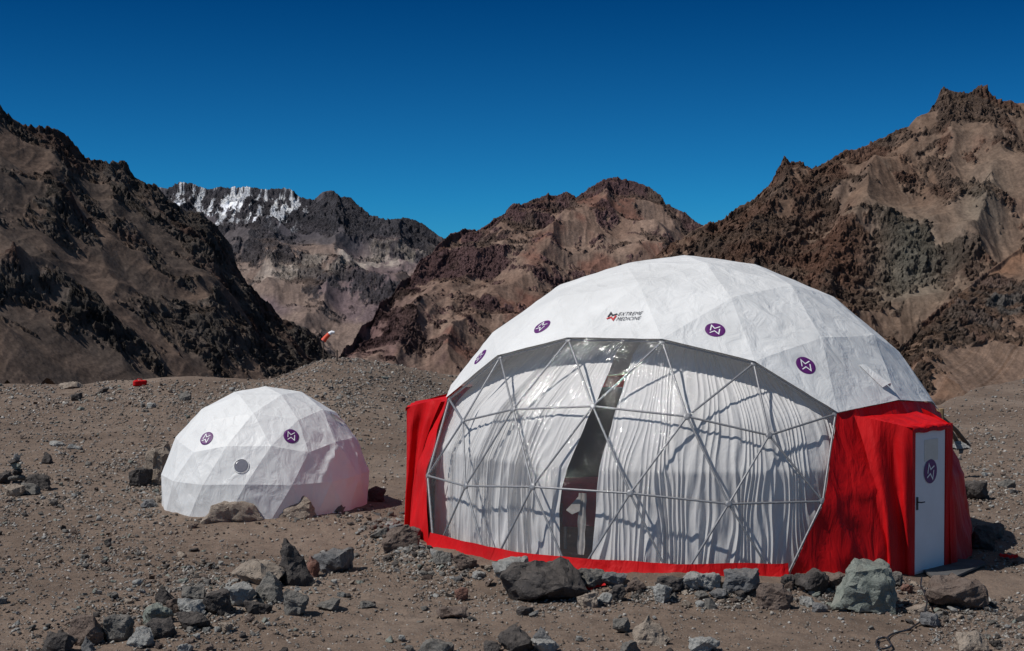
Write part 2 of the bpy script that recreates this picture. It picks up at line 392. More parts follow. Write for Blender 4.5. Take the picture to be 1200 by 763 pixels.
def mountain(name, label, crest, depth, foot, nc, nr, seed, p=1.1, bias=0., blobs=(), spurs=(), colour=None, crag_f=16., crag=.020, rough=.11, K=.010, iters=36, back=.35, hf=4.6):
    cp = np.array(crest, float); dp = np.array(depth, float); fp = np.array(foot, float)
    px = np.linspace(cp[0, 0], cp[-1, 0], nc)
    py = np.interp(px, cp[:, 0], cp[:, 1]); Yc = np.interp(px, dp[:, 0], dp[:, 1])
    Yf = np.interp(px, fp[:, 0], fp[:, 1]); zf = np.interp(px, fp[:, 0], fp[:, 2])
    kz = np.hanning(203); kz /= kz.sum(); Yc, Yf, zf = [np.convolve(np.pad(q_, 101, 'reflect', reflect_type='odd'), kz, 'valid') for q_ in (Yc, Yf, zf)]
    a, b = ray(px, py); zc = H + b * Yc
    Hh = float(np.percentile(zc - zf, 90))
    s = np.linspace(0, 1, nr); S = np.repeat(s[:, None], nc, 1)
    Y = Yc + (Yf - Yc) * S; X = a * Y
    Z = zf + (zc - zf) * (1 - S) ** p
    PX, PY = proj(X, Y, Z)
    x, y, z = X / Hh, Y / Hh, Z / Hh
    w1, w2 = fbm(x * 1.6, y * 1.6, 0, 4, seed + 1), fbm(x * 1.6, y * 1.6, 0, 4, seed + 2)
    bl = np.zeros_like(S)
    for (bx, by, rx, ry, ang, val) in blobs:
        c_, s_ = math.cos(R_(ang)), math.sin(R_(ang)); ux, uy = PX - bx, PY - by
        bl += val * np.exp(-((ux * c_ + uy * s_) / rx) ** 2 - ((-ux * s_ + uy * c_) / ry) ** 2)
    hd = fbm(x * hf + .5 * w1, y * hf + .5 * w2, 0, 6, seed + 5, .68) * 1.0 + bias + bl + .30 * sstep(.14, 0, S)
    hd = hd + .5 * (ridged(x * 8 + .7 * w1, y * 8 + .5 * w2, 0, 4, seed + 21, .55) - .42)
    hard = sstep(-.08, .12, hd)
    env = sstep(0, .10, S) * (1 - .6 * sstep(.75, 1, S))
    hz = z + env * (rough * (ridged(x * 2.6 + .35 * w1, y * 2.6 + .35 * w2, 0, 6, seed + 3, .5) - .4) + .055 * hard * (.4 + ridged(x * 7 + w2 * .4, y * 7, 0, 4, seed + 6, .5)))
    for pts, wd_, ht in spurs: hz = hz + ht * env * np.exp(-(seg_dist(PX, PY, pts) / wd_) ** 2)
    dy = np.abs(np.gradient(y, axis=0)); dxm = np.abs(x[:, 1:] - x[:, :-1]); dxf = np.concatenate([dxm, dxm[:, -1:]], 1)
    z0 = z[0].copy(); hz, A = erode(hz, dxf, dy, hard, iters, K)
    dl = z0 - hz[0]; kk = np.hanning(61); kk /= kk.sum(); lo = np.convolve(np.pad(dl, 30, 'edge'), kk, 'valid')
    hz = hz + lo * (1 - S) ** 1.3 + (dl - lo) * np.exp(-S / .05)
    # crags on the hard rock: broken, fractured faces
    cr = ridged(x * crag_f + .6 * w2, y * crag_f * .8, hz * crag_f * .7, 5, seed + 7, .6)
    q = (fbm(x * crag_f * .7, y * crag_f * .7, hz * crag_f * 1.2, 3, seed + 8) + hz * crag_f * .6 + x * crag_f * .25) * 2.2
    step = q - np.floor(q); step = sstep(0, .35, step) - step
    jagw = .8 + .2 * sstep(0, .05, S)
    d = hard * (crag * 1.1 * (cr - .3) + crag * 1.0 * step) * jagw + (1 - hard) * (.002 * fbm(x * 60, y * 60, 0, 3, seed + 9) + .0045 * (ridged(x * 22 + 1.2 * w1, y * 4 + .8 * w2, 0, 4, seed + 19) - .4))
    d = d * (1 - sstep(.95, 1, S))
    nx = perlin(x * crag_f * .9, y * crag_f * .9, hz * crag_f * .9, seed + 12) * .8 * hard
    V = np.stack([X + Hh * d * nx, Y - Hh * d * .7, Hh * (hz + d * .6)], -1)
    gz = np.hypot(np.gradient(hz, axis=1) / dxf, np.gradient(hz, axis=0) / np.maximum(dy, 1e-6))
    dat = dict(x=x, y=y, z=hz, S=S, m=hard, PX=PX, PY=PY, A=A, w1=w1, w2=w2, cr=cr, slope=gz, bed=fbm(x * 2 + w1, hz * 34 + x * 9, 0, 4, seed + 23, .6), streak=fbm(x * 38 + 2 * w1, y * 5, 0, 4, seed + 24, .6))
    c = colour(dat); c = c * (1 + hard * .38 * dat['bed'] + (1 - hard) * .22 * dat['streak'])[..., None]; c = np.clip(c, .004, .9)
    # beyond the crest the land drops away
    nb = 16; k = (np.linspace(1, .05, nb) ** 1.4)[:, None]
    Yb = Yc + (Yc - Yf) * .8 * k; Zb = V[0, :, 2] - (zc - zf) * .8 * k + .03 * Hh * fbm(a * Yb / Hh * 4, Yb / Hh * 4, 0, 3, seed) * k
    V = np.concatenate([np.stack([a * Yb, Yb, Zb], -1), V]); c = np.concatenate([np.repeat(c[:1], nb, 0), c]); mm = np.concatenate([np.repeat(hard[:1], nb, 0), hard])
    me = np_mesh(name, V.reshape(-1, 3), grid_faces(nr + nb, nc, flip=True))
    at = me.color_attributes.new('geology', 'FLOAT_COLOR', 'POINT')
    at.data.foreach_set('color', np.concatenate([c, mm[..., None] * .8 + .2], -1).astype(np.float32).ravel())
    o = link(name, me, mtn_mat(name + '_rock', Hh), smooth=True)
    tag(o, label, 'mountain', kind='structure')
    return o
def lerp3(a, b, t): return np.asarray(a)[..., :] * (1 - t[..., None]) + np.asarray(b) * t[..., None]
def cols(*a): return [np.array(q, float) for q in a]
def rockness(d): return np.clip(d['m'] * sstep(.35, .9, d['slope']) * .9 + .25 * d['m'] + .5 * sstep(1.0, 1.5, d['slope']), 0, 1)
def chute(d): return sstep(3.2, 6.0, np.log(d['A'] + 1)) * (1 - .4 * d['m'])

def col_left(d):
    scree, scree2, rock, rock2, rust = cols((.097, .075, .063), (.126, .089, .070), (.086, .075, .068), (.120, .103, .093), (.13, .072, .057))
    t = sstep(-.3, .4, fbm(d['x'] * 2, d['y'] * 2, 0, 4, 61)); t2 = sstep(-.3, .4, fbm(d['x'] * 6, d['y'] * 6, d['z'] * 6, 4, 62))
    s = lerp3(scree, scree2, t); r = lerp3(rock, rock2, t2)
    r = lerp3(r, rust, sstep(.15, .5, fbm(d['x'] * 3, d['y'] * 3, 0, 3, 63)) * .6)
    return lerp3(s, r, rockness(d))
mountain('dark_mountain', 'dark craggy near mountain with scree slopes at the left edge',
  [(-560, 10), (-380, 40), (-200, 70), (-80, 100), (0, 124), (7, 134), (27, 146), (46, 151), (64, 150), (80, 160), (99, 185), (112, 192), (124, 197), (133, 191), (147, 191), (158, 208), (172, 217), (184, 218), (197, 233), (216, 247), (229, 248), (243, 256), (257, 270), (271, 288), (278, 313), (294, 339), (317, 357), (330, 375), (353, 382), (372, 394), (381, 416), (392, 440)],
  [(-560, 820), (0, 960), (200, 1090), (392, 1180)], [(-560, 470, -30), (0, 580, -37), (200, 710, -47), (392, 900, -66)],
  900, 420, 100, p=1.0, bias=-.12, crag_f=15, crag=.026, rough=.07, K=.007,
  blobs=[(120, 175, 120, 26, 38, .5), (240, 280, 60, 34, 55, .75), (330, 385, 60, 34, 45, .8), (100, 365, 60, 26, 35, .65), (250, 390, 90, 34, 20, .6), (60, 290, 90, 34, 35, -.5), (160, 315, 60, 24, 40, -.4), (60, 420, 170, 22, 8, -.9)],
  spurs=[([(110, 190), (200, 270), (270, 350), (300, 420)], 26, .05), ([(20, 310), (90, 360), (150, 410)], 16, .04)], colour=col_left)

def col_snow(d):
    brown, mauve, dark, cream, snow = cols((.19, .14, .118), (.145, .108, .112), (.072, .070, .080), (.36, .31, .27), (.85, .87, .92))
    t = sstep(-.3, .3, fbm(d['x'] * 2.2, d['y'] * 2.2, 0, 4, 71))
    c = lerp3(lerp3(brown, mauve, t), dark, rockness(d) * .8)
    n = fbm(d['x'] * 12, d['y'] * 5, 0, 5, 72, .65)
    c = lerp3(c, dark, np.clip(sstep(290, 274, d['PY'] + 12 * d['w2']) * .8, 0, 1))
    yc = 297 - .03 * (d['PX'] - 450) + 14 * d['w1'] + 6 * n
    band = np.exp(-((d['PY'] - yc) / 9) ** 2) * sstep(260, 340, d['PX']) + .7 * np.exp(-((d['PY'] - yc - 26) / 12) ** 2) * sstep(330, 240, d['PX'])
    c = lerp3(c, cream, np.clip(band * sstep(-.5, .25, n + .15) * .9, 0, 1))
    c = lerp3(c, np.array((.26, .20, .165)), chute(d) * .5 * sstep(290, 320, d['PY']))
    lim = 245 + 12 * d['w1'] - 16 * sstep(330, 365, d['PX'])
    sn = sstep(.0, .22, .85 * fbm(d['x'] * 30 + d['w1'], d['y'] * 7, 0, 5, 73, .6) + .35 * n + .010 * (lim - d['PY']) - .10 + .18 * (.62 - d['slope']) + .12 * chute(d) - .6 * sstep(340, 380, d['PX'])) * sstep(lim + 26, lim - 4, d['PY'])
    return lerp3(c, snow, np.clip(sn, 0, 1))
mountain('snowy_mountain', 'distant dark mountain with patches of snow along its crest',
  [(-60, 195), (60, 205), (150, 214), (197, 221), (211, 214), (229, 217), (243, 223), (259, 220), (275, 221), (293, 220), (312, 223), (339, 221), (351, 231), (367, 235), (378, 225), (388, 223), (399, 231), (411, 232), (422, 243), (437, 255), (457, 258), (476, 256), (495, 262), (514, 276), (540, 290), (620, 320)],
  [(-60, 4600), (620, 4300)], [(-60, 3400, -195), (300, 3400, -195), (620, 3300, -195)],
  800, 320, 200, p=1.0, bias=.03, crag_f=20, crag=.020, rough=.11, K=.009,
  blobs=[(420, 255, 110, 20, 12, .7), (300, 240, 80, 14, 0, .3), (330, 360, 90, 50, 0, -.2)],
  spurs=[([(388, 224), (410, 290), (370, 370), (330, 420)], 20, .07), ([(476, 256), (470, 320), (440, 390)], 18, .06), ([(293, 220), (300, 300), (340, 380)], 18, .05)], colour=col_snow)

def col_mid(d):
    scree, tan, rock, purple, red = cols((.185, .122, .094), (.245, .175, .138), (.130, .094, .080), (.135, .082, .084), (.175, .082, .062))
    t = sstep(-.3, .4, fbm(d['x'] * 2.5, d['y'] * 2.5, 0, 4, 81)); t2 = sstep(-.2, .3, fbm(d['x'] * 4, d['y'] * 4, 0, 4, 82))
    s = lerp3(scree, tan, t * .6); s = lerp3(s, red, sstep(.0, .4, fbm(d['x'] * 3.3, d['y'] * 3.3, 0, 3, 83)) * .7)
    purp = np.exp(-((d['PX'] - 440) / 60) ** 2 - ((d['PY'] - 385) / 40) ** 2)
    r = lerp3(rock, purple, np.clip(t2 + purp, 0, 1)); s = lerp3(s, purple, np.clip(purp * .8, 0, 1)); s = lerp3(s, tan, chute(d) * .7)
    return lerp3(s, r, rockness(d) * .95)
mountain('brown_mountain', 'rugged brown and purple mountain in the middle between the two domes',
  [(330, 470), (385, 434), (392, 428), (405, 406), (413, 403), (424, 381), (436, 376), (447, 353), (458, 349), (470, 330), (482, 325), (492, 305), (505, 299), (512, 288), (520, 281), (528, 274), (545, 269), (560, 271), (579, 258), (598, 247), (618, 237), (641, 228), (652, 230), (664, 224), (675, 232), (683, 226), (698, 216), (706, 212), (721, 208), (736, 212), (750, 215), (763, 222), (775, 230), (780, 239), (801, 249), (813, 258), (825, 266), (860, 285), (950, 330), (1100, 400)],
  [(330, 1300), (520, 2100), (720, 2300), (1100, 2100)], [(330, 1150, -90), (500, 1550, -112), (800, 1700, -120), (1100, 1700, -120)],
  900, 440, 300, p=1.05, bias=.0, crag_f=20, crag=.020, rough=.11, K=.009,
  blobs=[(600, 262, 95, 22, -25, .65), (720, 220, 70, 14, 10, .55), (545, 300, 40, 34, 0, .35), (700, 262, 60, 26, -20, -.5), (470, 425, 70, 20, -12, -.9), (440, 395, 50, 30, -40, .2), (500, 370, 60, 40, -40, .25)],
  spurs=[([(721, 208), (690, 250), (640, 300), (580, 350), (520, 410)], 22, .085), ([(618, 237), (580, 290), (520, 350), (450, 410)], 18, .07), ([(640, 300), (640, 350), (600, 420)], 14, .05), ([(800, 250), (790, 300)], 14, .05)], colour=col_mid)

def col_right(d):
    scree, pale, rock, green, red = cols((.150, .097, .070), (.208, .155, .119), (.145, .103, .082), (.168, .162, .134), (.20, .10, .068))
    t = sstep(-.3, .5, fbm(d['x'] * 2, d['y'] * 2, 0, 4, 91)); t2 = sstep(-.25, .35, fbm(d['x'] * 5, d['y'] * 5, d['z'] * 5, 4, 92))
    s = lerp3(scree, pale, t * .45)
    gm = np.exp(-((d['PX'] - 1060) / 60) ** 2 - ((d['PY'] - 300) / 50) ** 2) + .6 * np.exp(-((d['PX'] - 1150) / 26) ** 2 - ((d['PY'] - 230) / 40) ** 2)
    r = lerp3(rock, red, t2 * .5); r = lerp3(r, green, np.clip(gm, 0, 1) * .9); s = lerp3(s, np.array((.20, .18, .145)), np.clip(gm, 0, 1) * .8)
    rm = np.exp(-((d['PX'] - 985) / 45) ** 2 - ((d['PY'] - 300) / 40) ** 2); r = lerp3(r, red, rm * .7)
    s = lerp3(s, pale, chute(d) * .6)
    return lerp3(s, r, rockness(d) * .95)
mountain('ridge_mountain', 'tall reddish brown mountain with a rock tower on its ridge at right',
  [(640, 420), (700, 370), (750, 325), (796, 282), (811, 271), (827, 263), (845, 261), (864, 243), (882, 235), (900, 219), (914, 201), (919, 193), (937, 191), (950, 200), (963, 193), (990, 177), (1005, 175), (1026, 166), (1047, 156), (1074, 145), (1089, 135), (1097, 119), (1102, 106), (1106, 102), (1113, 106), (1121, 109), (1137, 109), (1144, 104), (1147, 101), (1156, 101), (1160, 111), (1178, 119), (1200, 121), (1300, 95), (1450, 130), (1700, 170)],
  [(640, 1100), (900, 1250), (1150, 1350), (1700, 1300)], [(640, 800, -70), (1000, 900, -80), (1700, 950, -80)],
  1050, 480, 400, p=1.05, bias=.0, crag_f=22, crag=.019, rough=.10, K=.008,
  blobs=[(870, 270, 80, 30, -35, .6), (960, 230, 60, 24, -30, .5), (960, 330, 60, 50, 0, .45), (1050, 290, 50, 40, 30, .5), (1110, 125, 30, 20, 0, .6), (1060, 190, 60, 26, -30, -.3), (1110, 250, 60, 40, 20, -.8), (1180, 180, 30, 60, 0, -.3), (1150, 225, 16, 44, 10, .4), (1185, 260, 20, 40, 0, -.2)],
  spurs=[([(1106, 103), (1060, 170), (1010, 240), (970, 310), (960, 380)], 26, .09), ([(928, 192), (890, 260), (860, 330)], 20, .07), ([(1010, 240), (1040, 290), (1060, 350)], 18, .06), ([(1200, 125), (1170, 220), (1120, 330)], 26, .06)], colour=col_right)

def col_spur(d):
    scree, orange, rock, grey = cols((.150, .098, .070), (.225, .125, .080), (.132, .095, .075), (.16, .158, .152))
    t = sstep(-.3, .4, fbm(d['x'] * 3, d['y'] * 3, 0, 4, 95)); t2 = sstep(-.2, .4, fbm(d['x'] * 4, d['y'] * 4, 0, 4, 96))
    s = lerp3(scree, orange, t * .7); r = lerp3(rock, np.array((.21, .11, .078)), t2 * .7)
    r = lerp3(r, grey, np.clip(np.exp(-((d['PX'] - 1165) / 50) ** 2 - ((d['PY'] - 350) / 26) ** 2), 0, 1) * .8)
    s = lerp3(s, np.array((.23, .165, .13)), chute(d) * .6); s = lerp3(s, np.array((.085, .065, .054)), sstep(435, 470, d['PY'] + 10 * d['w1']))
    return lerp3(s, r, rockness(d) * .92)
mountain('spur', 'nearer orange brown rocky spur with long scree slopes at right',
  [(900, 540), (960, 500), (1010, 455), (1050, 410), (1063, 400), (1079, 381), (1095, 366), (1121, 347), (1147, 326), (1178, 303), (1200, 287), (1260, 250), (1400, 210), (1700, 190)],
  [(900, 500), (1050, 600), (1200, 720), (1700, 800)], [(900, 400, -50), (1080, 470, -50), (1200, 520, -50), (1700, 560, -50)],
  800, 380, 500, p=1.1, bias=-.26, crag_f=16, crag=.024, rough=.08, K=.008,
  blobs=[(1110, 375, 60, 20, -38, .7), (1170, 345, 50, 18, -30, .6), (1080, 420, 30, 26, -40, .4), (1150, 440, 80, 30, -35, -.9), (1190, 395, 30, 12, -40, .35)], colour=col_spur)
# ------------------------------------------------------------------ geodesic shells
def geo_rows(n):
    T = np.array([0, 0, 1.]); a = math.atan(.5)
    U = [np.array([math.cos(a) * math.cos(R_(72 * k)), math.cos(a) * math.sin(R_(72 * k)), math.sin(a)]) for k in range(5)]
    L = [np.array([math.cos(a) * math.cos(R_(72 * k + 36)), math.cos(a) * math.sin(R_(72 * k + 36)), -math.sin(a)]) for k in range(5)]
    rows = [[T]]
    for r in range(1, n + 1):
        rows.append([q / np.linalg.norm(q) for k in range(5) for j in range(r) for q in [T * (n - r) + U[k] * (r - j) + U[(k + 1) % 5] * j]])
    for r in range(1, n + 1):
        row = []
        for k in range(5):
            for j in range(n - r): row.append(U[k] * (n - r - j) + U[(k + 1) % 5] * j + L[k] * r)
            for j in range(r): row.append(U[(k + 1) % 5] * (n - r) + L[k] * (r - j) + L[(k + 1) % 5] * j)
        rows.append([q / np.linalg.norm(q) for q in row])
    return rows
def strip(n, r):
    """triangles between rows r and r+1 as ((row, index) * 3), counter-clockwise from outside."""
    t = []
    if r < n:
        for k in range(5):
            for j in range(r + 1): t.append(((r, k * r + j), (r + 1, k * (r + 1) + j), (r + 1, k * (r + 1) + j + 1)))
            for j in range(r): t.append(((r, k * r + j), (r + 1, k * (r + 1) + j + 1), (r, k * r + j + 1)))
    else:
        for i in range(5 * n):
            t.append(((r, i), (r + 1, i), (r, i + 1))); t.append(((r, i), (r + 1, i - 1), (r + 1, i)))
    return t
class Shell:
    def __init__(s, n, R, phi, z0=0.):
        s.n, s.R, s.z0 = n, R, z0; c, q = math.cos(phi), math.sin(phi); M = np.array([[c, -q, 0], [q, c, 0], [0, 0, 1]])
        s.rows = [[M @ p for p in r] for r in geo_rows(n)]
    def pt(s, k, scale=1.):
        r, i = k; row = s.rows[r]; return row[i % len(row)] * s.R * scale + np.array([0, 0, s.z0])
    def mesh(s, name, tris, sub=10, scale=1., disp=None, sag=0., merge=True):
        V, F, idx = [], [], {}
        for t in tris:
            A, B, C = [s.pt(k, scale) for k in t]; nrm = np.cross(B - A, C - A); nrm /= np.linalg.norm(nrm); loc = {}
            for i in range(sub + 1):
                for j in range(sub + 1 - i):
                    a, b = i / sub, j / sub; c = 1 - a - b; p = A * a + B * b + C * c
                    key = (tuple(np.round(p, 4)), None if merge else t)
                    if key not in idx:
                        idx[key] = len(V); V.append(p - nrm * sag * 27 * a * b * c)
                    loc[i, j] = idx[key]
            for i in range(sub):
                for j in range(sub - i):
                    F.append([loc[i, j], loc[i + 1, j], loc[i, j + 1]])
                    if i + j < sub - 1: F.append([loc[i + 1, j], loc[i + 1, j + 1], loc[i, j + 1]])
        V = np.array(V); F = np.array(F)
        if disp is not None:
            rad = V - np.array([0, 0, s.z0]); rad /= np.linalg.norm(rad, axis=1)[:, None]; V = V + rad * disp(V)[:, None]
        # face orientation outward
        A, B, C = V[F[:, 0]], V[F[:, 1]], V[F[:, 2]]; nn = np.cross(B - A, C - A); out = (nn * ((A + B + C) / 3 - np.array([0, 0, s.z0]))).sum(1) < 0
        F[out] = F[out][:, ::-1]
        return np_mesh(name, V, F)

# ------------------------------------------------------------------ prints on the fabric
EMB_A = [(-.48, -.14), (-.31, .62), (-.02, .16), (.53, .42)]
EMB_B = [(-.57, -.48), (-.08, -.20), (.29, -.66), (.45, .08)]
def stroke(pts, w):
    pts = [Vector(p) for p in pts]; L, Rr = [], []
    for i, p in enumerate(pts):
        d0 = (p - pts[i - 1]).normalized() if i else (pts[1] - p).normalized()
        d1 = (pts[i + 1] - p).normalized() if i < len(pts) - 1 else d0
        b = (d0 + d1).normalized(); nrm = Vector((-b.y, b.x)); k = min(1 / max(nrm.dot(Vector((-d0.y, d0.x))), .35), 2.2)
        L.append(p + nrm * w * k); Rr.append(p - nrm * w * k)
    return L, Rr
class Surface:
    """wraps a fabric mesh so that prints lie on it."""
    def __init__(s, me, origin): s.bvh = BVHTree.FromPolygons([v.co[:] for v in me.vertices], [list(p.vertices) for p in me.polygons]); s.o = Vector(origin)
    def frame(s, px, py, roll=0):
        a, b = ray(px, py); d = Vector((float(a), 1, float(b))).normalized()
        hit, n, _, _ = s.bvh.ray_cast(Vector((0, 0, H)) - s.o, d)
        if n.dot(d) > 0: n = -n
        up = (Vector((0, 0, 1)) - n * n.z).normalized(); up = Matrix.Rotation(roll, 3, n) @ up
        return hit, up.cross(n).normalized(), up, n
    def lay(s, fr, x, y, h):
        c, r, u, n = fr; p = c + r * x + u * y
        hit = s.bvh.ray_cast(p + n * .3, -n, .6)[0]
        return (hit if hit else p) + n * h
def disc_print(sf, fr, rx, ry, h=.008, nr=5, na=40):
    vs = [sf.lay(fr, 0, 0, h)]; fs = []
    for i in range(1, nr + 1):
        for k in range(na):
            t = 2 * math.pi * k / na; vs.append(sf.lay(fr, rx * i / nr * math.cos(t), ry * i / nr * math.sin(t), h if i < nr else h * .5))
    for k in range(na): fs.append([0, 1 + k, 1 + (k + 1) % na])
    for i in range(nr - 1):
        for k in range(na):
            a = 1 + i * na; fs.append([a + k, a + na + k, a + na + (k + 1) % na, a + (k + 1) % na])
    return vs, fs
def strokes_print(sf, fr, lines, rx, ry, w, h):
    vs, fs = [], []
    for ln in lines:
        pts = []
        for i in range(len(ln) - 1):
            for t in range(4): pts.append(tuple(ln[i][q] + (ln[i + 1][q] - ln[i][q]) * t / 4 for q in (0, 1)))
        pts.append(ln[-1]); L, Rr = stroke(pts, w); b = len(vs)
        for l, r in zip(L, Rr): vs.append(sf.lay(fr, l.x * rx, l.y * ry, h)); vs.append(sf.lay(fr, r.x * rx, r.y * ry, h))
        for i in range(len(L) - 1): fs.append([b + 2 * i, b + 2 * i + 1, b + 2 * i + 3, b + 2 * i + 2])
    return vs, fs
def logo(sf, parent, px, py, rx, ry, roll=0, h=.008):
    fr = sf.frame(px, py, roll)
    d = link('round_logo', py_mesh('round_logo', *disc_print(sf, fr, rx, ry, h)), M_purple, parent)
    link('emblem', py_mesh('emblem', *strokes_print(sf, fr, [EMB_A, EMB_B], rx, ry, .055, h + .006)), M_white, d)
    return d
def lettering(sf, parent, px, py, width, lines, size, m, name='lettering'):
    fr = sf.frame(px, py, R_(2)); vs, fs = [], []
    for row, txt in enumerate(lines):
        cu = bpy.data.curves.new('lettering', 'FONT'); cu.body = txt; cu.size = size; cu.shear = .35; cu.space_character = 1.12; cu.offset = 0; cu.resolution_u = 3
        o = bpy.data.objects.new('lettering', cu); COL.objects.link(o)
        dg = bpy.context.evaluated_depsgraph_get(); me = bpy.data.meshes.new_from_object(o.evaluated_get(dg)); b = len(vs)
        w0 = max(v.co.x for v in me.vertices)
        for v in me.vertices: vs.append(sf.lay(fr, v.co.x * width / w0, v.co.y - row * size * 1.0, .010))
        fs += [[i + b for i in p.vertices] for p in me.polygons]
        bpy.data.objects.remove(o); bpy.data.curves.remove(cu); bpy.data.meshes.remove(me)
    return link(name, py_mesh(name, vs, fs), m, parent), fr

# ------------------------------------------------------------------ the big dome
PHI1 = R_(-152.07)
S1 = Shell(4, R1, PHI1)
dome = empty('dome_tent', C1)
tag(dome, 'large white geodesic dome tent with clear curtained window and red walls', 'dome tent', 'geodesic dome tents')
def key(r, i):
    n = 1 if r == 0 else (5 * r if r <= 4 else 20); return (r, i % n)
def tset(ts): return {frozenset(key(*k) for k in t) for t in ts}
win = [((3, j), (4, j), (4, j + 1)) for j in range(4)] + [((3, j), (4, j + 1), (3, j + 1)) for j in range(3)]
win += [((3, 0), (4, -1), (4, 0)), ((3, 3), (4, 4), (4, 5))]
win += [((4, i), (5, i), (4, i + 1)) for i in range(-1, 5)] + [((4, i), (5, i - 1), (5, i)) for i in range(0, 5)]
win += [((5, i), (6, i), (5, i + 1)) for i in range(-1, 4)] + [((5, i), (6, i - 1), (6, i)) for i in range(0, 4)]
WS = tset(win)
def notwin(ts): return [t for t in ts if frozenset(key(*k) for k in t) not in WS]
roof_t = [t for r in range(4) for t in notwin(strip(4, r))]
red_t = [t for r in (4, 5) for t in notwin(strip(4, r))]
def roof_disp(V):
    x, y, z = V.T
    w = fbm(x * 2.2, y * 2.2, z * 2.2, 4, 51) * .006
    t = ridged(x * 1.3 + w * 40, y * 1.3, z * 3.0, 3, 52) * .010
    return w + t - .008
roof_me = S1.mesh('roof_cover', roof_t, 14, 1.006, roof_disp, .012, False)
roof = link('roof_cover', roof_me, M_roof, dome, True)
def red_disp(V):
    x, y, z = V.T; az = np.arctan2(y, x)
    return .05 * (ridged(az * 6 + z * .8, z * .7 - az, 0, 3, 55) - .4) + .035 * fbm(az * 9 + z * .6, z * 1.2, 0, 3, 56) * sstep(2.0, 1.2, z) + .03 * sstep(.8, 0, z) - sum(.28 * sstep(.17, .09, np.abs((az - pz + math.pi) % (2 * math.pi) - math.pi)) * sstep(2.1, 1.8, z) for pz in (R_(-46.5), 2 * (PHI1 + R_(36)) - R_(-46.5)))
red = link('red_wall', S1.mesh('red_wall', red_t, 14, 1.0, red_disp, .02), M_red, dome, True)
def film_disp(V):
    x, y, z = V.T; return .006 * fbm(x * 1.5, y * 1.5, z * 1.5, 3, 57)
wnd = link('window_film', S1.mesh('window_film', win, 8, 1.0, film_disp, .012), M_film, dome, True)
# the steel frame of the window: a strut for each edge, a hub for each node
edges = set(); nodes = set()
for t in win:
    ks = [key(*k) for k in t]; nodes.update(ks)
    for a in range(3): edges.add(frozenset((ks[a], ks[(a + 1) % 3])))
for e in sorted(edges, key=lambda f: sorted(f)):
    a, b = sorted(e); A, B = Vector(S1.pt(a, .992)), Vector(S1.pt(b, .992)); d = (B - A).normalized() * .05
    mb = MB(); mb.tube([A + d * .3, A + d, B - d, B - d * .3], [.009, .0155, .0155, .009], 10); mb.build('strut', M_steel, dome, True)
for k in sorted(nodes):
    c = Vector(S1.pt(k, .992)); q = c.normalized(); mb = MB(); mb.tube([c - q * .02, c + q * .012, c + q * .022], [.047, .047, .025], 14)
    mb.build('hub', M_steel, dome, False)
# red hem below the window
azL = math.atan2(*S1.pt((6, -1))[1::-1]); azR = math.atan2(*S1.pt((6, 3))[1::-1])
if azL > azR: azL -= 2 * math.pi
na, nz = 260, 8; V = []
for j in range(nz):
    t = j / (nz - 1)
    for i in range(na):
        a = azL - .02 + (azR - azL + .04) * i / (na - 1)
        # follow the flat facets between the ring nodes
        seg = R_(18); f = (a - azL) / seg; f = f - math.floor(f); fl = math.cos(seg / 2) / math.cos((f - .5) * seg)
        z = .35 - .45 * t + .02 * perlin(a * 9, t, 0, 3) * (1 - t)
        r = R1 * fl * (1.0 + .0) * math.sqrt(max(1 - (z / R1) ** 2, 0)) + .02 + .20 * t ** 1.5 + .03 * t * perlin(a * 26, t * 1.5, 0, 5)
        V.append((r * math.cos(a), r * math.sin(a), z))
link('red_hem', np_mesh('red_hem', np.array(V), grid_faces(nz, na, True)), M_red, dome, True)

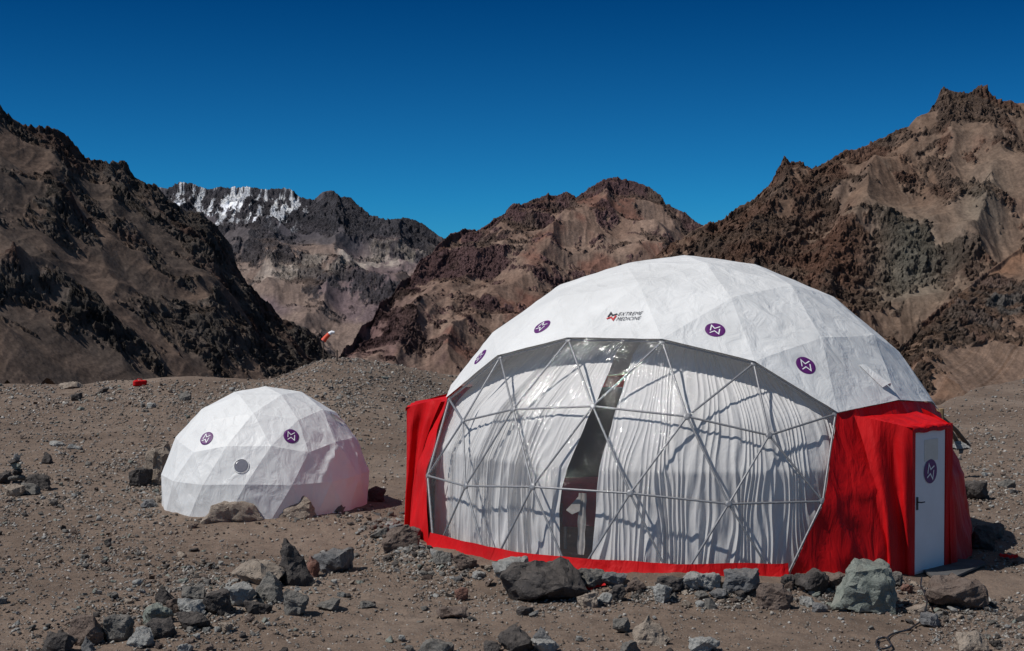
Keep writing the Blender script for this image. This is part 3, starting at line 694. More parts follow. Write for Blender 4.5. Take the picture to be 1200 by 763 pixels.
# two red entrance porches, the right one with its door
PAZ = R_(-46.5)
def porch(az, with_door):
    D = 4.47; n = Vector((math.cos(az), math.sin(az), 0)); t = Vector((-math.sin(az), math.cos(az), 0))
    def W(a, o, z): return t * a + n * o + Vector((0, 0, z))
    hw, top = .49, 2.06
    me_v, me_f = [], []
    # fabric draped from the shell over the frame: a loft from the wall line to the frame's corner, round both sides and the top
    def wall_pt(side, z):
        a = side * (1.02 - .05 * z) if side < 0 else side * (.80 + .1 * (1 - z / 2)); r = math.sqrt(max((R1 * .985) ** 2 - z * z, 1)); 
        o = math.sqrt(max(r * r - a * a, .1)); return a, o
    mb = MB(); nu, nzz = 22, 34
    for side in (-1, 1):
        vs = []
        for j in range(nzz):
            zj = -.06 + (top + .06) * j / (nzz - 1); z = zj
            wa, wo = wall_pt(side, max(z, 0))
            for i in range(nu):
                q = i / (nu - 1); a = wa + (side * hw - wa) * q; o = wo + (D - wo) * q ** .85
                fold = .10 * math.sin(q * 9 + .9 * math.sin(z * 1.6 + side) + side) * math.sin(math.pi * q) * (1.15 - .45 * z / top) + .02 * float(perlin(q * 5, z * 2, side, 66)) * math.sin(math.pi * q)
                flare = (1 - z / top) ** 2 * .10 * q
                vs.append(W(a + side * (fold * min(1, (top - zj) * 3 + .1) + flare * .4), o + fold * .3 * min(1, (top - zj) * 3) + flare * .3, zj * (1 + .16 / top * (1 - q))))
        mb.add(vs, [list(map(int, f)) for f in grid_faces(nzz, nu, side > 0)])
    # top flap
    vs = []
    for j in range(14):
        q = j / 13
        for i in range(15):
            sd_ = -1 if i < 7 else 1; ew = wall_pt(-1, top)[0], wall_pt(1, top)[0]
            lo_, hi_ = ew[0] + (-hw - .015 - ew[0]) * q, ew[1] + (hw + .015 - ew[1]) * q; a = lo_ + (hi_ - lo_) * i / 14
            wo = math.sqrt(max((R1 * .97) ** 2 - 2.2 ** 2 - a * a, .1)) - .05; o = wo + (D + .02 - wo) * q ** 1.1; z = top + .16 * (1 - q) + .012 * math.sin(i * 1.3) * q + .015 * float(perlin(i * .4, q * 4, 0, 68))
            vs.append(W(a, o, z))
    vs2 = [W(-hw - .015 + (2 * hw + .03) * i / 14, D + .024, top - .075 + .01 * math.sin(i * 1.1)) for i in range(15)]
    mb.add(vs + vs2, [list(map(int, f)) for f in grid_faces(15, 15)])
    p = mb.build('porch', M_red, dome, True)
    jm = MB()
    if with_door:
        # red fabric jambs either side of the leaf
        for a0, a1 in ((-hw, -.405), (.405, hw + .10)):
            jm.add([W(a0, D + .004, -.05), W(a1, D + .004, -.05), W(a1, D + .004, top), W(a0, D + .004, top), W(a0, D - .06, -.05), W(a1, D - .06, -.05), W(a1, D - .06, top), W(a0, D - .06, top)],
                   [[0, 1, 2, 3], [4, 7, 6, 5], [0, 3, 7, 4], [1, 5, 6, 2]])
        jm.build('door_jamb', M_red, p)
        rot = Matrix.Rotation(az, 4, 'Z')
        door = MB().box(n * (D - .03) + Vector((0, 0, 1.0)), (.045, .80, 1.98), rot, .006).build('door', M_door, p)
        door['label'] = 'white door leaf with round emblem in the red porch'
        MB().box(n * (D - .004) + t * .02 + Vector((0, 0, 1.72)), (.006, .36, .30), rot).build('notice_sheet', M_note, door)
        h = MB(); h.box(n * (D + .0) + t * -.34 + Vector((0, 0, 1.0)), (.012, .04, .18), rot, .003)
        h.tube([n * D + t * -.34 + Vector((0, 0, 1.02)), n * (D + .06) + t * -.34 + Vector((0, 0, 1.02)), n * (D + .06) + t * -.25 + Vector((0, 0, 1.02))], .009, 8)
        h.build('handle', M_plastic, door)
        vs = [n * (D + .002) + Vector((0, 0, 1.42))]; fs = []
        for k in range(36):
            u = 2 * math.pi * k / 36; vs.append(n * (D + .002) + t * (.17 * math.cos(u) + .0) + Vector((0, 0, 1.42 + .17 * math.sin(u))))
        for k in range(36): fs.append([0, 1 + k, 1 + (k + 1) % 36])
        lg = link('round_logo', py_mesh('round_logo', vs, fs), M_purple, door)
        vs, fs = [], []
        for ln in (EMB_A, EMB_B):
            L, Rr = stroke(ln, .06); b = len(vs)
            for l, r in zip(L, Rr):
                for q in (l, r): vs.append(n * (D + .007) + t * q.x * .17 + Vector((0, 0, 1.42 + q.y * .17)))
            for i in range(len(L) - 1): fs.append([b + 2 * i, b + 2 * i + 1, b + 2 * i + 3, b + 2 * i + 2])
        link('emblem', py_mesh('emblem', vs, fs), M_white, lg)
    else:
        for a0, a1 in ((-hw, -.43), (.43, hw)):
            jm.add([W(a0, D + .004, -.05), W(a1, D + .004, -.05), W(a1, D + .004, top), W(a0, D + .004, top), W(a0, D - .06, -.05), W(a1, D - .06, -.05), W(a1, D - .06, top), W(a0, D - .06, top)],
                   [[0, 1, 2, 3], [4, 7, 6, 5], [0, 3, 7, 4], [1, 5, 6, 2]])
        jm.build('door_jamb', M_red, p)
        MB().box(n * (D - .03) + Vector((0, 0, 1.0)), (.045, .85, 2.02), Matrix.Rotation(az, 4, 'Z'), .006).build('door', M_door, p)  # unseen white panel, added so bounce light onto the small dome stays neutral
porch(PAZ, True)
porch(2 * (PHI1 + R_(36)) - PAZ, False)

sf1 = Surface(roof_me, C1)
logo(sf1, dome, 563, 418.5, .145, .145)
logo(sf1, dome, 635.5, 383, .145, .145)
logo(sf1, dome, 838, 387, .145, .145)
logo(sf1, dome, 944, 428.5, .150, .150)
_, fr = lettering(sf1, dome, 723.5, 370.5, .38, ['EXTREME', 'MEDICINE'], .112, M_black)
fe = sf1.frame(717.5, 371, R_(2))
link('emblem', py_mesh('emblem', *strokes_print(sf1, fe, [EMB_A], .125, .125, .11, .010)), M_black, dome)
link('emblem', py_mesh('emblem', *strokes_print(sf1, fe, [EMB_B], .125, .125, .11, .010)), M_redprint, dome)
# small flap vent on the right of the roof
vc, vr, vu, vn = sf1.frame(1024, 441); mb = MB(); vs = []
for j in range(9):
    for i in range(9):
        x, y = (i / 8 - .5), (j / 8 - .5); bulge = .09 * max(0, 1 - (2 * x) ** 2) * max(0, .5 - y) ** .8
        vs.append(vc + vr * (x * .20 - y * .16) + vu * (y * .44) + vn * (.012 + bulge))
mb.add(vs, [list(map(int, f)) for f in grid_faces(9, 9)]); mb.build('vent_flap', M_roof, dome, True)
# wooden-brown floor seen through the gap
mb = MB(); vs = [(0, 0, .035)]; 
for k in range(60): vs.append((4.2 * math.cos(R_(6 * k)), 4.2 * math.sin(R_(6 * k)), .035))
mb.add(vs, [[0, 1 + k, 1 + (k + 1) % 60] for k in range(60)]); mb.build('floor', M_floor, dome)

# grey inner lining of the walls behind and beside the window
na, nz = 120, 10; V = []
for j in range(nz):
    z = .04 + 2.1 * j / (nz - 1)
    for i in range(na):
        a = R_(-47) + R_(231) * i / (na - 1); r = math.sqrt((R1 * .93) ** 2 - z * z) + .02 * math.sin(a * 31)
        if abs((a - PAZ + math.pi) % (2 * math.pi) - math.pi) < .25 or abs((a - 2 * (PHI1 + R_(36)) + PAZ + math.pi) % (2 * math.pi) - math.pi) < .25: r -= .12
        V.append((r * math.cos(a), r * math.sin(a), z))
link('lining', np_mesh('lining', np.array(V), grid_faces(nz, na)), M_lining, dome, True)

# ------------------------------------------------------------------ curtains inside the window
RC = 4.33
def rc(z): return -.38 * sstep(2.1, 3.1, z) + np.where(np.asarray(z) < 1.5, math.sqrt(RC * RC - 1.5 ** 2) + .03 * np.maximum(0, 1 - np.asarray(z)), np.sqrt(np.maximum(RC * RC - np.maximum(z, 1.5) ** 2, .1)))
def on_curtain(px, py):
    a, b = ray(px, py); Y = np.linspace(16, 24, 4000); x, y, z = a * Y - C1.x, Y - C1.y, H + b * Y
    i = np.argmax(np.hypot(x, y) < rc(z)); return math.atan2(y[i], x[i]), float(z[i])
def edge_curve(pts):
    q = sorted([on_curtain(*p)[::-1] for p in pts]); zs = [a for a, _ in q]; az = [b for _, b in q]; return lambda z: np.interp(z, zs, az)
gapL = edge_curve([(735, 398), (722, 410), (700, 468), (676, 520), (657, 572), (654, 600), (654, 665)])
gapR = edge_curve([(752, 398), (741, 415), (728, 460), (716, 500), (706, 530), (698, 580), (696, 620), (690, 672)])
def curtain(name, label, e0, e1, seed, nfold, amp):
    nc, nr = 620, 110; s = np.linspace(0, 1, nc)[None]; z = np.linspace(.05, 3.30, nr)[:, None]
    a0, a1 = e0(z), e1(z); az = a0 + (a1 - a0) * s
    ph = s * nfold + 3.2 * fbm(s * 6 + 0 * z, z * .3, 0, 3, seed); w = 2 * math.pi
    loose = (1.35 - .45 * sstep(0, 2.4, z)) * np.clip(.9 + 1.1 * fbm(s * 6, z * .25, 0, 3, seed + 9), .2, 2.0)
    f = amp * loose * (.62 * np.sin(w * ph) + .38 * np.sin(w * ph * .43 + 2 * fbm(s * 3, z * .5, 0, 2, seed + 3)) + .55 * fbm(s * nfold * .5, z * .7, 0, 3, seed + 5))
    r = rc(z) + f - .03; az = az + amp * .35 * np.cos(w * ph) / 4 * sstep(0, .03, s) * sstep(1, .97, s)
    zz = z + 0 * az
    V = np.stack([r * np.cos(az) + C1.x, r * np.sin(az) + C1.y, zz], -1).reshape(-1, 3)
    o = link(name, np_mesh(name, V, grid_faces(nr, nc)), M_curtain, None, True)
    return tag(o, label, 'curtain', 'curtains hung inside the dome window')
curtain('curtain', 'white gathered curtain inside the dome window, left of the dark gap', lambda z: 0 * z + R_(-171), gapL, 401, 52, .019)
curtain('curtain', 'white gathered curtain inside the dome window, right of the dark gap', gapR, lambda z: 0 * z + R_(-52), 431, 50, .020)
# white cloth strip in the gap
mb = MB(); vs = []
p0 = Vector((C1.x, C1.y, 0)); a_, z_ = on_curtain(684, 580); a2_, z2_ = on_curtain(682, 652)
for j in range(18):
    q = j / 17; a = a_ + (a2_ - a_) * q; z = z_ + .03 + (z2_ - z_) * q
    for i in range(7):
        w = (i / 6 - .5); aa = a + w * (.026 + .003 * math.sin(j)); rr = float(rc(z)) + .04 + .012 * math.sin(i * 1.7 + q * 3)
        vs.append((C1.x + rr * math.cos(aa), C1.y + rr * math.sin(aa), z))
mb.add(vs, [list(map(int, f)) for f in grid_faces(18, 7, True)])
b = len(mb.v); tri = [on_curtain(683, 578), on_curtain(666, 597), on_curtain(673, 602), on_curtain(682, 598)]
mb.add([(C1.x + (float(rc(z)) + .07) * math.cos(a), C1.y + (float(rc(z)) + .07) * math.sin(a), z) for a, z in tri], [[0, 1, 2, 3]])
o = mb.build('cloth_strip', M_strip, None, True); tag(o, 'narrow white cloth strip hanging in the dark curtain gap', 'cloth strip')

# furniture glimpsed through the gap
tb = empty('table', (C1.x - 1.15, C1.y - 1.2, .035), R_(10)); tag(tb, 'table under a maroon cloth behind the curtain gap', 'table')
MB().box((0, 0, .98), (1.9, .7, .04), None, .005).build('table_top', M_darkwood, tb)
for sx in (-.9, .9):
    for sy in (-.3, .3): MB().tube([(sx, sy, 0), (sx, sy, .96)], .025, 8).build('leg', M_steel, tb)
mc = MB(); vs = []
prof_ = [(-.37, .35), (-.375, .7), (-.37, 1.0), (-.2, 1.012), (.2, 1.012), (.36, 1.0), (.37, .6)]
for j, (y, z) in enumerate(prof_):
    for i in range(40): vs.append((-.96 + 1.92 * i / 39, y + (.03 * math.sin(i * 1.1) if z < .9 else 0), z))
mc.add(vs, [list(map(int, f)) for f in grid_faces(len(prof_), 40)])
o = mc.build('tablecloth', M_maroon, None, True); o.location = tb.location; o.rotation_euler = tb.rotation_euler
tag(o, 'maroon cloth draped over the table behind the curtain gap', 'tablecloth')
def soft_bag(name, loc, size, m, rz, seed):
    bm = bmesh.new(); bmesh.ops.create_cube(bm, size=1); bmesh.ops.subdivide_edges(bm, edges=bm.edges[:], cuts=7, use_grid_fill=True)
    V = np.array([v.co[:] for v in bm.verts]); k = np.abs(V * 2); q = (k ** 5).sum(1) ** .2; V = V / np.maximum(q, .5)[:, None]
    V *= np.array(size); V += (fbm(V[:, 0] * 4, V[:, 1] * 4, V[:, 2] * 4, 3, seed) * min(size) * .10)[:, None] * np.sign(V)
    V[:, 2] += size[2] * .5; V[:, 2] = np.maximum(V[:, 2], 0)
    for v, c in zip(bm.verts, V): v.co = c
    me = bpy.data.meshes.new(name); bm.to_mesh(me); bm.free(); o = link(name, me, m, None, True); o.location = loc; o.rotation_euler.z = rz; return o
o = soft_bag('bag', (C1.x - .80, C1.y - 1.25, 1.05), (.75, .45, .50), M_navy, .2, 91); tag(o, 'dark blue bag on the maroon table behind the curtain gap', 'bag')
mb = MB(); mb.tube([(-.22, 0, .47), (-.17, 0, .58), (0, 0, .62), (.17, 0, .58), (.22, 0, .47)], .015, 6); mb.build('strap', M_plastic, o, True)

# ------------------------------------------------------------------ the small dome
S2 = Shell(3, R2, R_(-127), .19 * R2)
tent = empty('dome_tent', C2)
tag(tent, 'small crumpled white dome tent with a round porthole, left of the big dome', 'dome tent', 'geodesic dome tents')
def small_disp(V):
    x, y, z = V.T; az = np.arctan2(y, x)
    w = .009 * (ridged(x * 2.0 + z, y * 2.0, z * 2.0 - x * .8, 4, 58) - .4)
    rside = sstep(-1.25, -.5, az) * sstep(1.75, 1.2, z) * sstep(.3, .7, z)
    return w * 1.1 + rside * .055 * (ridged(az * 2.2 - z * 1.3, z * 1.1 + az * .8, 0, 3, 59) - .4)
t_up = [t for r in range(5) for t in strip(3, r)]
cov_me = S2.mesh('fabric_cover', t_up, 16, 1.0, small_disp, .008, False)
cov = link('fabric_cover', cov_me, M_small, tent, True)
# vertical skirt reaching the ground, following the base ring's facets
ring = [Vector(S2.pt((5, i))) for i in range(15)]; V = []; ns = 12; nb_ = 15 * ns + 1
for j in range(5):
    for i in range(nb_):
        k, f = divmod(i, ns); a, b = ring[k % 15], ring[(k + 1) % 15]; p = a.lerp(b, f / ns)
        d = Vector((p.x, p.y, 0)).normalized(); q = j / 4
        V.append((p + d * (.004 + .02 * q * float(perlin(i * .35, q * 2, 0, 77)) + .03 * q) + Vector((0, 0, -q * (p.z + .08))))[:])
link('skirt', np_mesh('skirt', np.array(V), grid_faces(5, nb_, True)), M_small, tent, True)
sf2 = Surface(cov_me, C2)
logo(sf2, tent, 242.5, 514, .125, .125, 0, .016)
logo(sf2, tent, 341, 511.5, .135, .135, 0, .016)
fr = sf2.frame(283, 546.5)
pw = link('porthole', py_mesh('porthole', *disc_print(sf2, fr, .118, .118, .014)), M_dark, tent)
vs, fs = [], []
for k in range(40):
    t = 2 * math.pi * k / 40
    for rr, hh in ((.117, .012), (.120, .018), (.128, .016), (.131, .004)): vs.append(sf2.lay(fr, rr * math.cos(t), rr * math.sin(t), hh))
for k in range(40):
    for q in range(3): a = 4 * k + q; b = 4 * ((k + 1) % 40) + q; fs.append([a, a + 1, b + 1, b])
link('rim', py_mesh('rim', vs, fs), M_small, pw, True)
# loose clear patch with a tan edge on the right shoulder
fr = sf2.frame(394, 494)
def quad_patch(cs, h, m, name, n=10):
    vs = []
    for j in range(n):
        for i in range(n):
            u, v = i / (n - 1), j / (n - 1); c = [(cs[0][q] * (1 - u) + cs[1][q] * u) * (1 - v) + (cs[3][q] * (1 - u) + cs[2][q] * u) * v for q in (0, 1)]
            vs.append(sf2.lay(fr, c[0], c[1], h + .012 * math.sin(u * 7 + v * 4)))
    return link(name, py_mesh(name, vs, [list(map(int, f)) for f in grid_faces(n, n)]), m, tent, True)
quad_patch([(-.22, -.26), (.02, -.30), (.26, .10), (-.02, .24)], .022, M_film, 'clear_patch')
quad_patch([(.03, .06), (.36, -.14), (.40, -.06), (.02, .20)], .035, M_note, 'patch_edge')

# ------------------------------------------------------------------ rocks
def rock_mesh(name, seed, dims, kind='boulder', detail=2):
    rs = np.random.RandomState(seed); n = 20 if kind == 'boulder' else 17
    d = rs.normal(size=(n, 3)); d /= np.linalg.norm(d, axis=1)[:, None]
    p = d * rs.uniform(.74, 1.15, n)[:, None]
    p = np.sign(p) * np.abs(p) ** .8
    if kind == 'point':
        k = (p[:, 2] + 1) / 2; p[:, :2] *= (1.15 - .85 * k)[:, None]; p[:, 0] += (k - .4) * rs.uniform(-.5, .2)
        p = np.vstack([p, [[rs.uniform(-.35, .05), .1, 1.25]]])
    if kind == 'slab': p[:, 2] = np.clip(p[:, 2], -.7, .62) + .22 * p[:, 0] * rs.choice([-1, 1])
    if kind == 'mound': p[:, 2] = np.maximum(p[:, 2], -.25); k = np.clip(p[:, 2], 0, 1); p[:, :2] *= (1.1 - .5 * k)[:, None]
    bm = bmesh.new()
    for q in p: bm.verts.new(q)
    r = bmesh.ops.convex_hull(bm, input=bm.verts[:])
    bmesh.ops.delete(bm, geom=[v for v in bm.verts if not v.link_faces], context='VERTS')
    bmesh.ops.dissolve_limit(bm, angle_limit=R_(16), verts=bm.verts[:], edges=bm.edges[:])
    bmesh.ops.triangulate(bm, faces=bm.faces[:])
    lo = np.array([v.co[:] for v in bm.verts]); mn, mx = lo.min(0), lo.max(0)
    for v in bm.verts:
        for i in range(3): v.co[i] = ((v.co[i] - mn[i]) / (mx[i] - mn[i]) - (.5 if i < 2 else 0)) * dims[i]
    S = max(dims)
    bmesh.ops.bevel(bm, geom=bm.edges[:], offset=S * .010, segments=1, affect='EDGES')
    for _ in range(detail):
        bmesh.ops.triangulate(bm, faces=bm.faces[:])
        long = [e for e in bm.edges if e.calc_length() > S * (.075 if detail > 2 else .2)]
        if not long: break
        bmesh.ops.subdivide_edges(bm, edges=long, cuts=1)
    bmesh.ops.triangulate(bm, faces=bm.faces[:]); bm.normal_update()
    V = np.array([v.co[:] for v in bm.verts]); Nn = np.array([v.normal[:] for v in bm.verts]); q = V / S
    dd = .085 * fbm(q[:, 0] * 3, q[:, 1] * 3, q[:, 2] * 3, 6, seed % 97, .58) + .03 * (ridged(q[:, 0] * 4, q[:, 1] * 4, q[:, 2] * 6, 3, seed % 89) - .4)
    V = V + Nn * (dd * S * .8)[:, None]
    for v, c in zip(bm.verts, V): v.co = c
    me = bpy.data.meshes.new(name); bm.to_mesh(me); bm.free()
    me.polygons.foreach_set('use_smooth', np.ones(len(me.polygons), bool)); me.set_sharp_from_angle(angle=R_(28))
    return me
_rk = [0]
def rock(px, py, w, h, m, kind, label, group=None, cat='rock', rz=None, z_add=0., Y=None, deep=.8):
    if kind == 'mound': deep = .55; w *= 1.12; h *= 1.45
    if 'tall tan boulder' in label: w *= 1.2; h *= 1.1
    _rk[0] += 1; seed = 1000 + _rk[0] * 7
    x, y, z = [float(v) for v in G(px, py)]
    if Y is not None: x, y, z = P(px, py, Y)
    k = y / 1700; W, Hh = w * k * 1.08, h * k * 1.10; D = max(W * deep, Hh * .7)
    me = rock_mesh('rock', seed, (W, D, Hh * 1.12), kind, 6 if w > 30 else 5 if w > 14 else 2)
    o = link('rock', me, RM[m]); o.location = (x, y + D * .42, float(zg(x, y + D * .42)) - Hh * .20 + z_add) if Y is None else (x, y, z + z_add)
    o.rotation_euler.z = (random.Random(seed).uniform(-.25, .25) if rz is None else rz)
    tag(o, label, cat, group); return o
HEROES = [
 # front of the big dome
 (635, 708, 95, 44, 'dark', 'boulder', 'big dark boulder in front of the red hem below the curtain gap', 'sk', 'boulder'),
 (1017, 719, 76, 60, 'green', 'boulder', 'big cracked green grey boulder in front of the red porch', 'sk', 'boulder'),
 (1126, 717, 66, 38, 'brown', 'boulder', 'big rounded brown boulder beside the door mat', 'sk', 'boulder'),
 (597, 676, 42, 22, 'pale', 'slab', 'flat pale slab right behind the big dark boulder', 'sk'),
 (690, 713, 25, 19, 'tan', 'boulder', 'small tan rock touching the right end of the big dark boulder', 'sk'),
 (709, 709, 17, 14, 'pale', 'boulder', 'small pale rock just right of the small tan rock', 'sk'),
 (723, 705, 18, 19, 'dark', 'boulder', 'small dark brown upright rock below the red hem', 'sk'),
 (776, 707, 19, 22, 'pale', 'boulder', 'pale upright rock standing alone before the skirt row', 'sk'),
 (787, 694, 33, 20, 'dark', 'slab', 'dark flat rock behind the pale upright rock', 'sk'),
 (812, 690, 28, 20, 'pale', 'boulder', 'pale blocky rock in the skirt row right of the dark flat rock', 'sk'),
 (693, 688, 34, 24, 'grey', 'boulder', 'grey rubbly rock under the red hem at the curtain gap', 'sk'),
 (721, 688, 28, 20, 'blue', 'boulder', 'slate blue rock right of the rubbly rock under the curtain gap', 'sk'),
 (734, 681, 16, 13, 'pale', 'point', 'little pale pointed rock against the red hem', 'sk'),
 (746, 691, 24, 18, 'brown', 'point', 'brown pointed rock right of the little pale pointed rock', 'sk'),
 (662, 682, 30, 18, 'brown', 'boulder', 'brown rock half hidden behind the big dark boulder', 'sk'),
 (832, 691, 28, 22, 'pale', 'boulder', 'pale rounded rock left of the blue grey rock on the skirt', 'sk'),
 (843, 699, 22, 11, 'blue', 'slab', 'low slaty rock in front of the pale rounded rock', 'sk'),
 (823, 699, 16, 10, 'grey', 'boulder', 'small grey rock in front of the pale blocky rock', 'sk'),
 (873, 695, 41, 28, 'blue', 'boulder', 'large blue grey rock in the skirt row under the right curtain', 'sk'),
 (909, 715, 36, 29, 'brown', 'boulder', 'brown rough rock standing before the skirt row', 'sk'),
 (953, 693, 41, 26, 'dark', 'boulder', 'large dark brown rock against the red wall left of the green boulder', 'sk'),
 (925, 686, 19, 16, 'dark', 'boulder', 'small dark rock where the red hem meets the red wall', 'sk'),
 (986, 689, 28, 20, 'brown', 'boulder', 'brown rock tucked behind the left side of the green boulder', 'sk'),
 (1049, 684, 21, 18, 'grey', 'boulder', 'grey rock at the foot of the porch right of the green boulder', 'sk'),
 (1064, 691, 15, 11, 'russet', 'boulder', 'little reddish rock at the foot of the porch', 'sk'),
 (947, 712, 18, 12, 'pale', 'slab', 'small pale flat rock right of the brown rough rock', 'sk'),
 (962, 719, 17, 12, 'blue', 'boulder', 'small bluish rock between the brown rough rock and the green boulder', 'sk'),
 (1092, 735, 24, 16, 'blue', 'boulder', 'pale blue blocky rock where the black cable passes', 'sk'),
 (1078, 721, 26, 11, 'tan', 'slab', 'flat tan rock under the black cable', 'sk'),
 (821, 713, 11, 9, 'pale', 'boulder', 'tiny pale rock before the small grey rock of the skirt row', 'sk'),
 (833, 714, 13, 12, 'grey', 'boulder', 'tiny grey rock beside the tiny pale rock', 'sk'),
 # left end of the skirt row
 (446, 630, 22, 12, 'grey', 'slab', 'flat grey rock at the far left end of the skirt row', 'sk'),
 (464, 627, 18, 13, 'blue', 'slab', 'flat bluish rock second from the left end of the skirt row', 'sk'),
 (481, 632, 23, 13, 'grey', 'boulder', 'grey rock at the base of the left red porch', 'sk'),
 (470, 644, 38, 18, 'brown', 'mound', 'low brown lump of earth and stone below the left red porch', 'sk'),
 (508, 646, 24, 13, 'blue', 'slab', 'tilted slaty rock where the red hem begins at left', 'sk'),
 (519, 662, 23, 13, 'grey', 'boulder', 'grey rock on the bank below the tilted slaty rock', 'sk'),
 (545, 669, 25, 16, 'brown', 'boulder', 'brown rock on the bank left of the flat pale slab', 'sk'),
 (561, 676, 15, 9, 'pale', 'boulder', 'small pale rock just left of the flat pale slab', 'sk'),
 # foreground middle
 (730, 742, 21, 16, 'grey', 'boulder', 'grey rock left of the tan pointed rock in the foreground', 'fg'),
 (765, 757, 42, 33, 'tan', 'point', 'tan pointed rock alone in the foreground dirt', 'fg'),
 (605, 766, 40, 27, 'dark', 'boulder', 'dark grey rock at the bottom edge, middle', 'fg'),
 (640, 769, 31, 16, 'pale', 'slab', 'pale flat rock at the bottom edge right of the dark grey rock', 'fg'),
 (637, 756, 27, 20, 'blue', 'point', 'blue grey rock behind the pale flat rock at the bottom edge', 'fg'),
 (510, 770, 38, 17, 'grey', 'boulder', 'grey low rock at the bottom edge left of the dark grey rock', 'fg'),
 (577, 765, 20, 13, 'dark', 'boulder', 'small dark rock touching the dark grey rock at the bottom edge', 'fg'),
 (739, 769, 23, 17, 'grey', 'boulder', 'grey rough rock at the bottom edge below the tan pointed rock', 'fg'),
 (828, 766, 36, 16, 'pale', 'boulder', 'smooth pale rock at the bottom edge right of the tan pointed rock', 'fg'),
 (1143, 766, 36, 24, 'tan', 'boulder', 'rough tan lump at the bottom right corner', 'fg'),
 (541, 704, 15, 15, 'russet', 'boulder', 'small reddish brown rock left of the big dark boulder', 'fg'),
 (530, 726, 36, 12, 'brown', 'slab', 'flaky brown slab lying flat in the foreground dirt', 'fg'),
 (615, 722, 20, 10, 'dark', 'slab', 'small dark slab just below the big dark boulder', 'fg'),
 # pile in the left foreground
 (346, 687, 42, 53, 'dark', 'point', 'tall dark pointed rock standing in the left pile', 'lp'),
 (387, 672, 44, 27, 'blue', 'slab', 'blue grey slab leaning right of the tall dark pointed rock', 'lp'),
 (365, 676, 14, 22, 'russet', 'boulder', 'reddish rock wedged between the tall dark rock and the slab', 'lp'),
 (312, 706, 38, 33, 'grey', 'point', 'grey triangular slab leaning left of the tall dark rock', 'lp'),
 (300, 686, 58, 25, 'tan', 'boulder', 'broad tan rock behind the grey triangular slab', 'lp'),
 (276, 711, 42, 25, 'pale', 'boulder', 'pale grey rock left of the grey triangular slab', 'lp'),
 (345, 723, 28, 28, 'grey', 'boulder', 'grey block in front of the tall dark rock', 'lp'),
 (252, 721, 30, 27, 'dark', 'boulder', 'dark upright rock left of the pale grey rock', 'lp'),
 (193, 710, 28, 21, 'dark', 'point', 'dark jagged rock at the back of the left pile', 'lp'),
 (225, 707, 28, 17, 'grey', 'boulder', 'grey rock right of the dark jagged rock', 'lp'),
 (222, 724, 32, 20, 'pale', 'slab', 'pale flat rock below the grey rock in the left pile', 'lp'),
 (224, 739, 38, 18, 'dark', 'slab', 'long dark brown slab at the front of the left pile', 'lp'),
 (187, 749, 32, 21, 'dark', 'boulder', 'dark rock left of the long dark brown slab', 'lp'),
 (180, 734, 34, 22, 'green', 'boulder', 'greenish rock in the middle of the left pile', 'lp'),
 (162, 759, 30, 20, 'pale', 'boulder', 'pale rock low at the front of the left pile', 'lp'),
 (134, 753, 38, 30, 'grey', 'boulder', 'large grey rock near the lower end of the left pile', 'lp'),
 (98, 757, 40, 32, 'brown', 'boulder', 'large brown rock at the lower end of the left pile', 'lp'),
 (64, 768, 34, 24, 'dark', 'boulder', 'dark rock at the bottom edge, lowest of the left pile', 'lp'),
 (101, 766, 20, 20, 'blue', 'point', 'bluish upright rock before the large brown rock', 'lp'),
 (205, 720, 22, 16, 'brown', 'boulder', 'brown rock between the dark jagged rock and the greenish rock', 'lp'),
 (302, 721, 30, 14, 'dark', 'slab', 'low dark slab below the grey triangular slab', 'lp'),
 (384, 717, 26, 13, 'grey', 'slab', 'low grey rock right of the grey block', 'lp'),
 (430, 714, 17, 8, 'grey', 'slab', 'small low grey rock alone right of the left pile', 'lp'),
 (216, 766, 18, 11, 'pale', 'boulder', 'small pale rock at the bottom edge below the long dark slab', 'lp'),
 (262, 742, 20, 10, 'tan', 'boulder', 'small tan rock right of the long dark brown slab', 'lp'),
 # around the small dome
 (184, 567, 28, 43, 'tan', 'boulder', 'tall tan boulder beside the left side of the small dome', 'sd', 'boulder'),
 (163, 571, 21, 19, 'dark', 'boulder', 'dark rock left of the tall tan boulder', 'sd'),
 (271, 612, 62, 15, 'tan', 'mound', 'long low tan rock before the small dome', 'sd'),
 (333, 607, 62, 27, 'tan', 'mound', 'wedge shaped tan rock holding down the small dome skirt', 'sd'),
 (369, 600, 36, 24, 'dark', 'boulder', 'dark grey rock behind the wedge shaped tan rock', 'sd'),
 (441, 588, 20, 17, 'dark', 'boulder', 'dark rock at the right foot of the small dome', 'sd'),
 (394, 601, 18, 8, 'grey', 'boulder', 'small grey rock right of the dark grey rock by the small dome', 'sd'),
 (173, 596, 18, 10, 'blue', 'slab', 'bluish flat rock at the left foot of the small dome', 'sd'),
 # the cairn's surroundings
 (40, 574, 32, 17, 'dark', 'boulder', 'dark rock lying right of the cairn', 'ca'),
 (14, 582, 22, 15, 'tan', 'boulder', 'tan rock at the front foot of the cairn', 'ca'),
 (31, 580, 24, 12, 'grey', 'slab', 'grey slab at the right front foot of the cairn', 'ca'),
 (2, 568, 18, 14, 'dark', 'boulder', 'dark rock at the left foot of the cairn', 'ca'),
 (54, 544, 11, 14, 'dark', 'point', 'small dark pointed rock behind the cairn', 'ca'),
 (66, 523, 18, 5, 'pale', 'slab', 'thin pale slab farther behind the cairn', 'ca'),
 (86, 527, 14, 6, 'pale', 'slab', 'smaller pale slab right of the thin pale slab', 'ca'),
 # far plain
 (78, 456, 34, 8, 'tan', 'slab', 'low tan rocks heap on the far plain left of the red bag', 'fp'),
 (88, 470, 13, 9, 'dark', 'boulder', 'dark rock below the tan heap on the far plain', 'fp'),
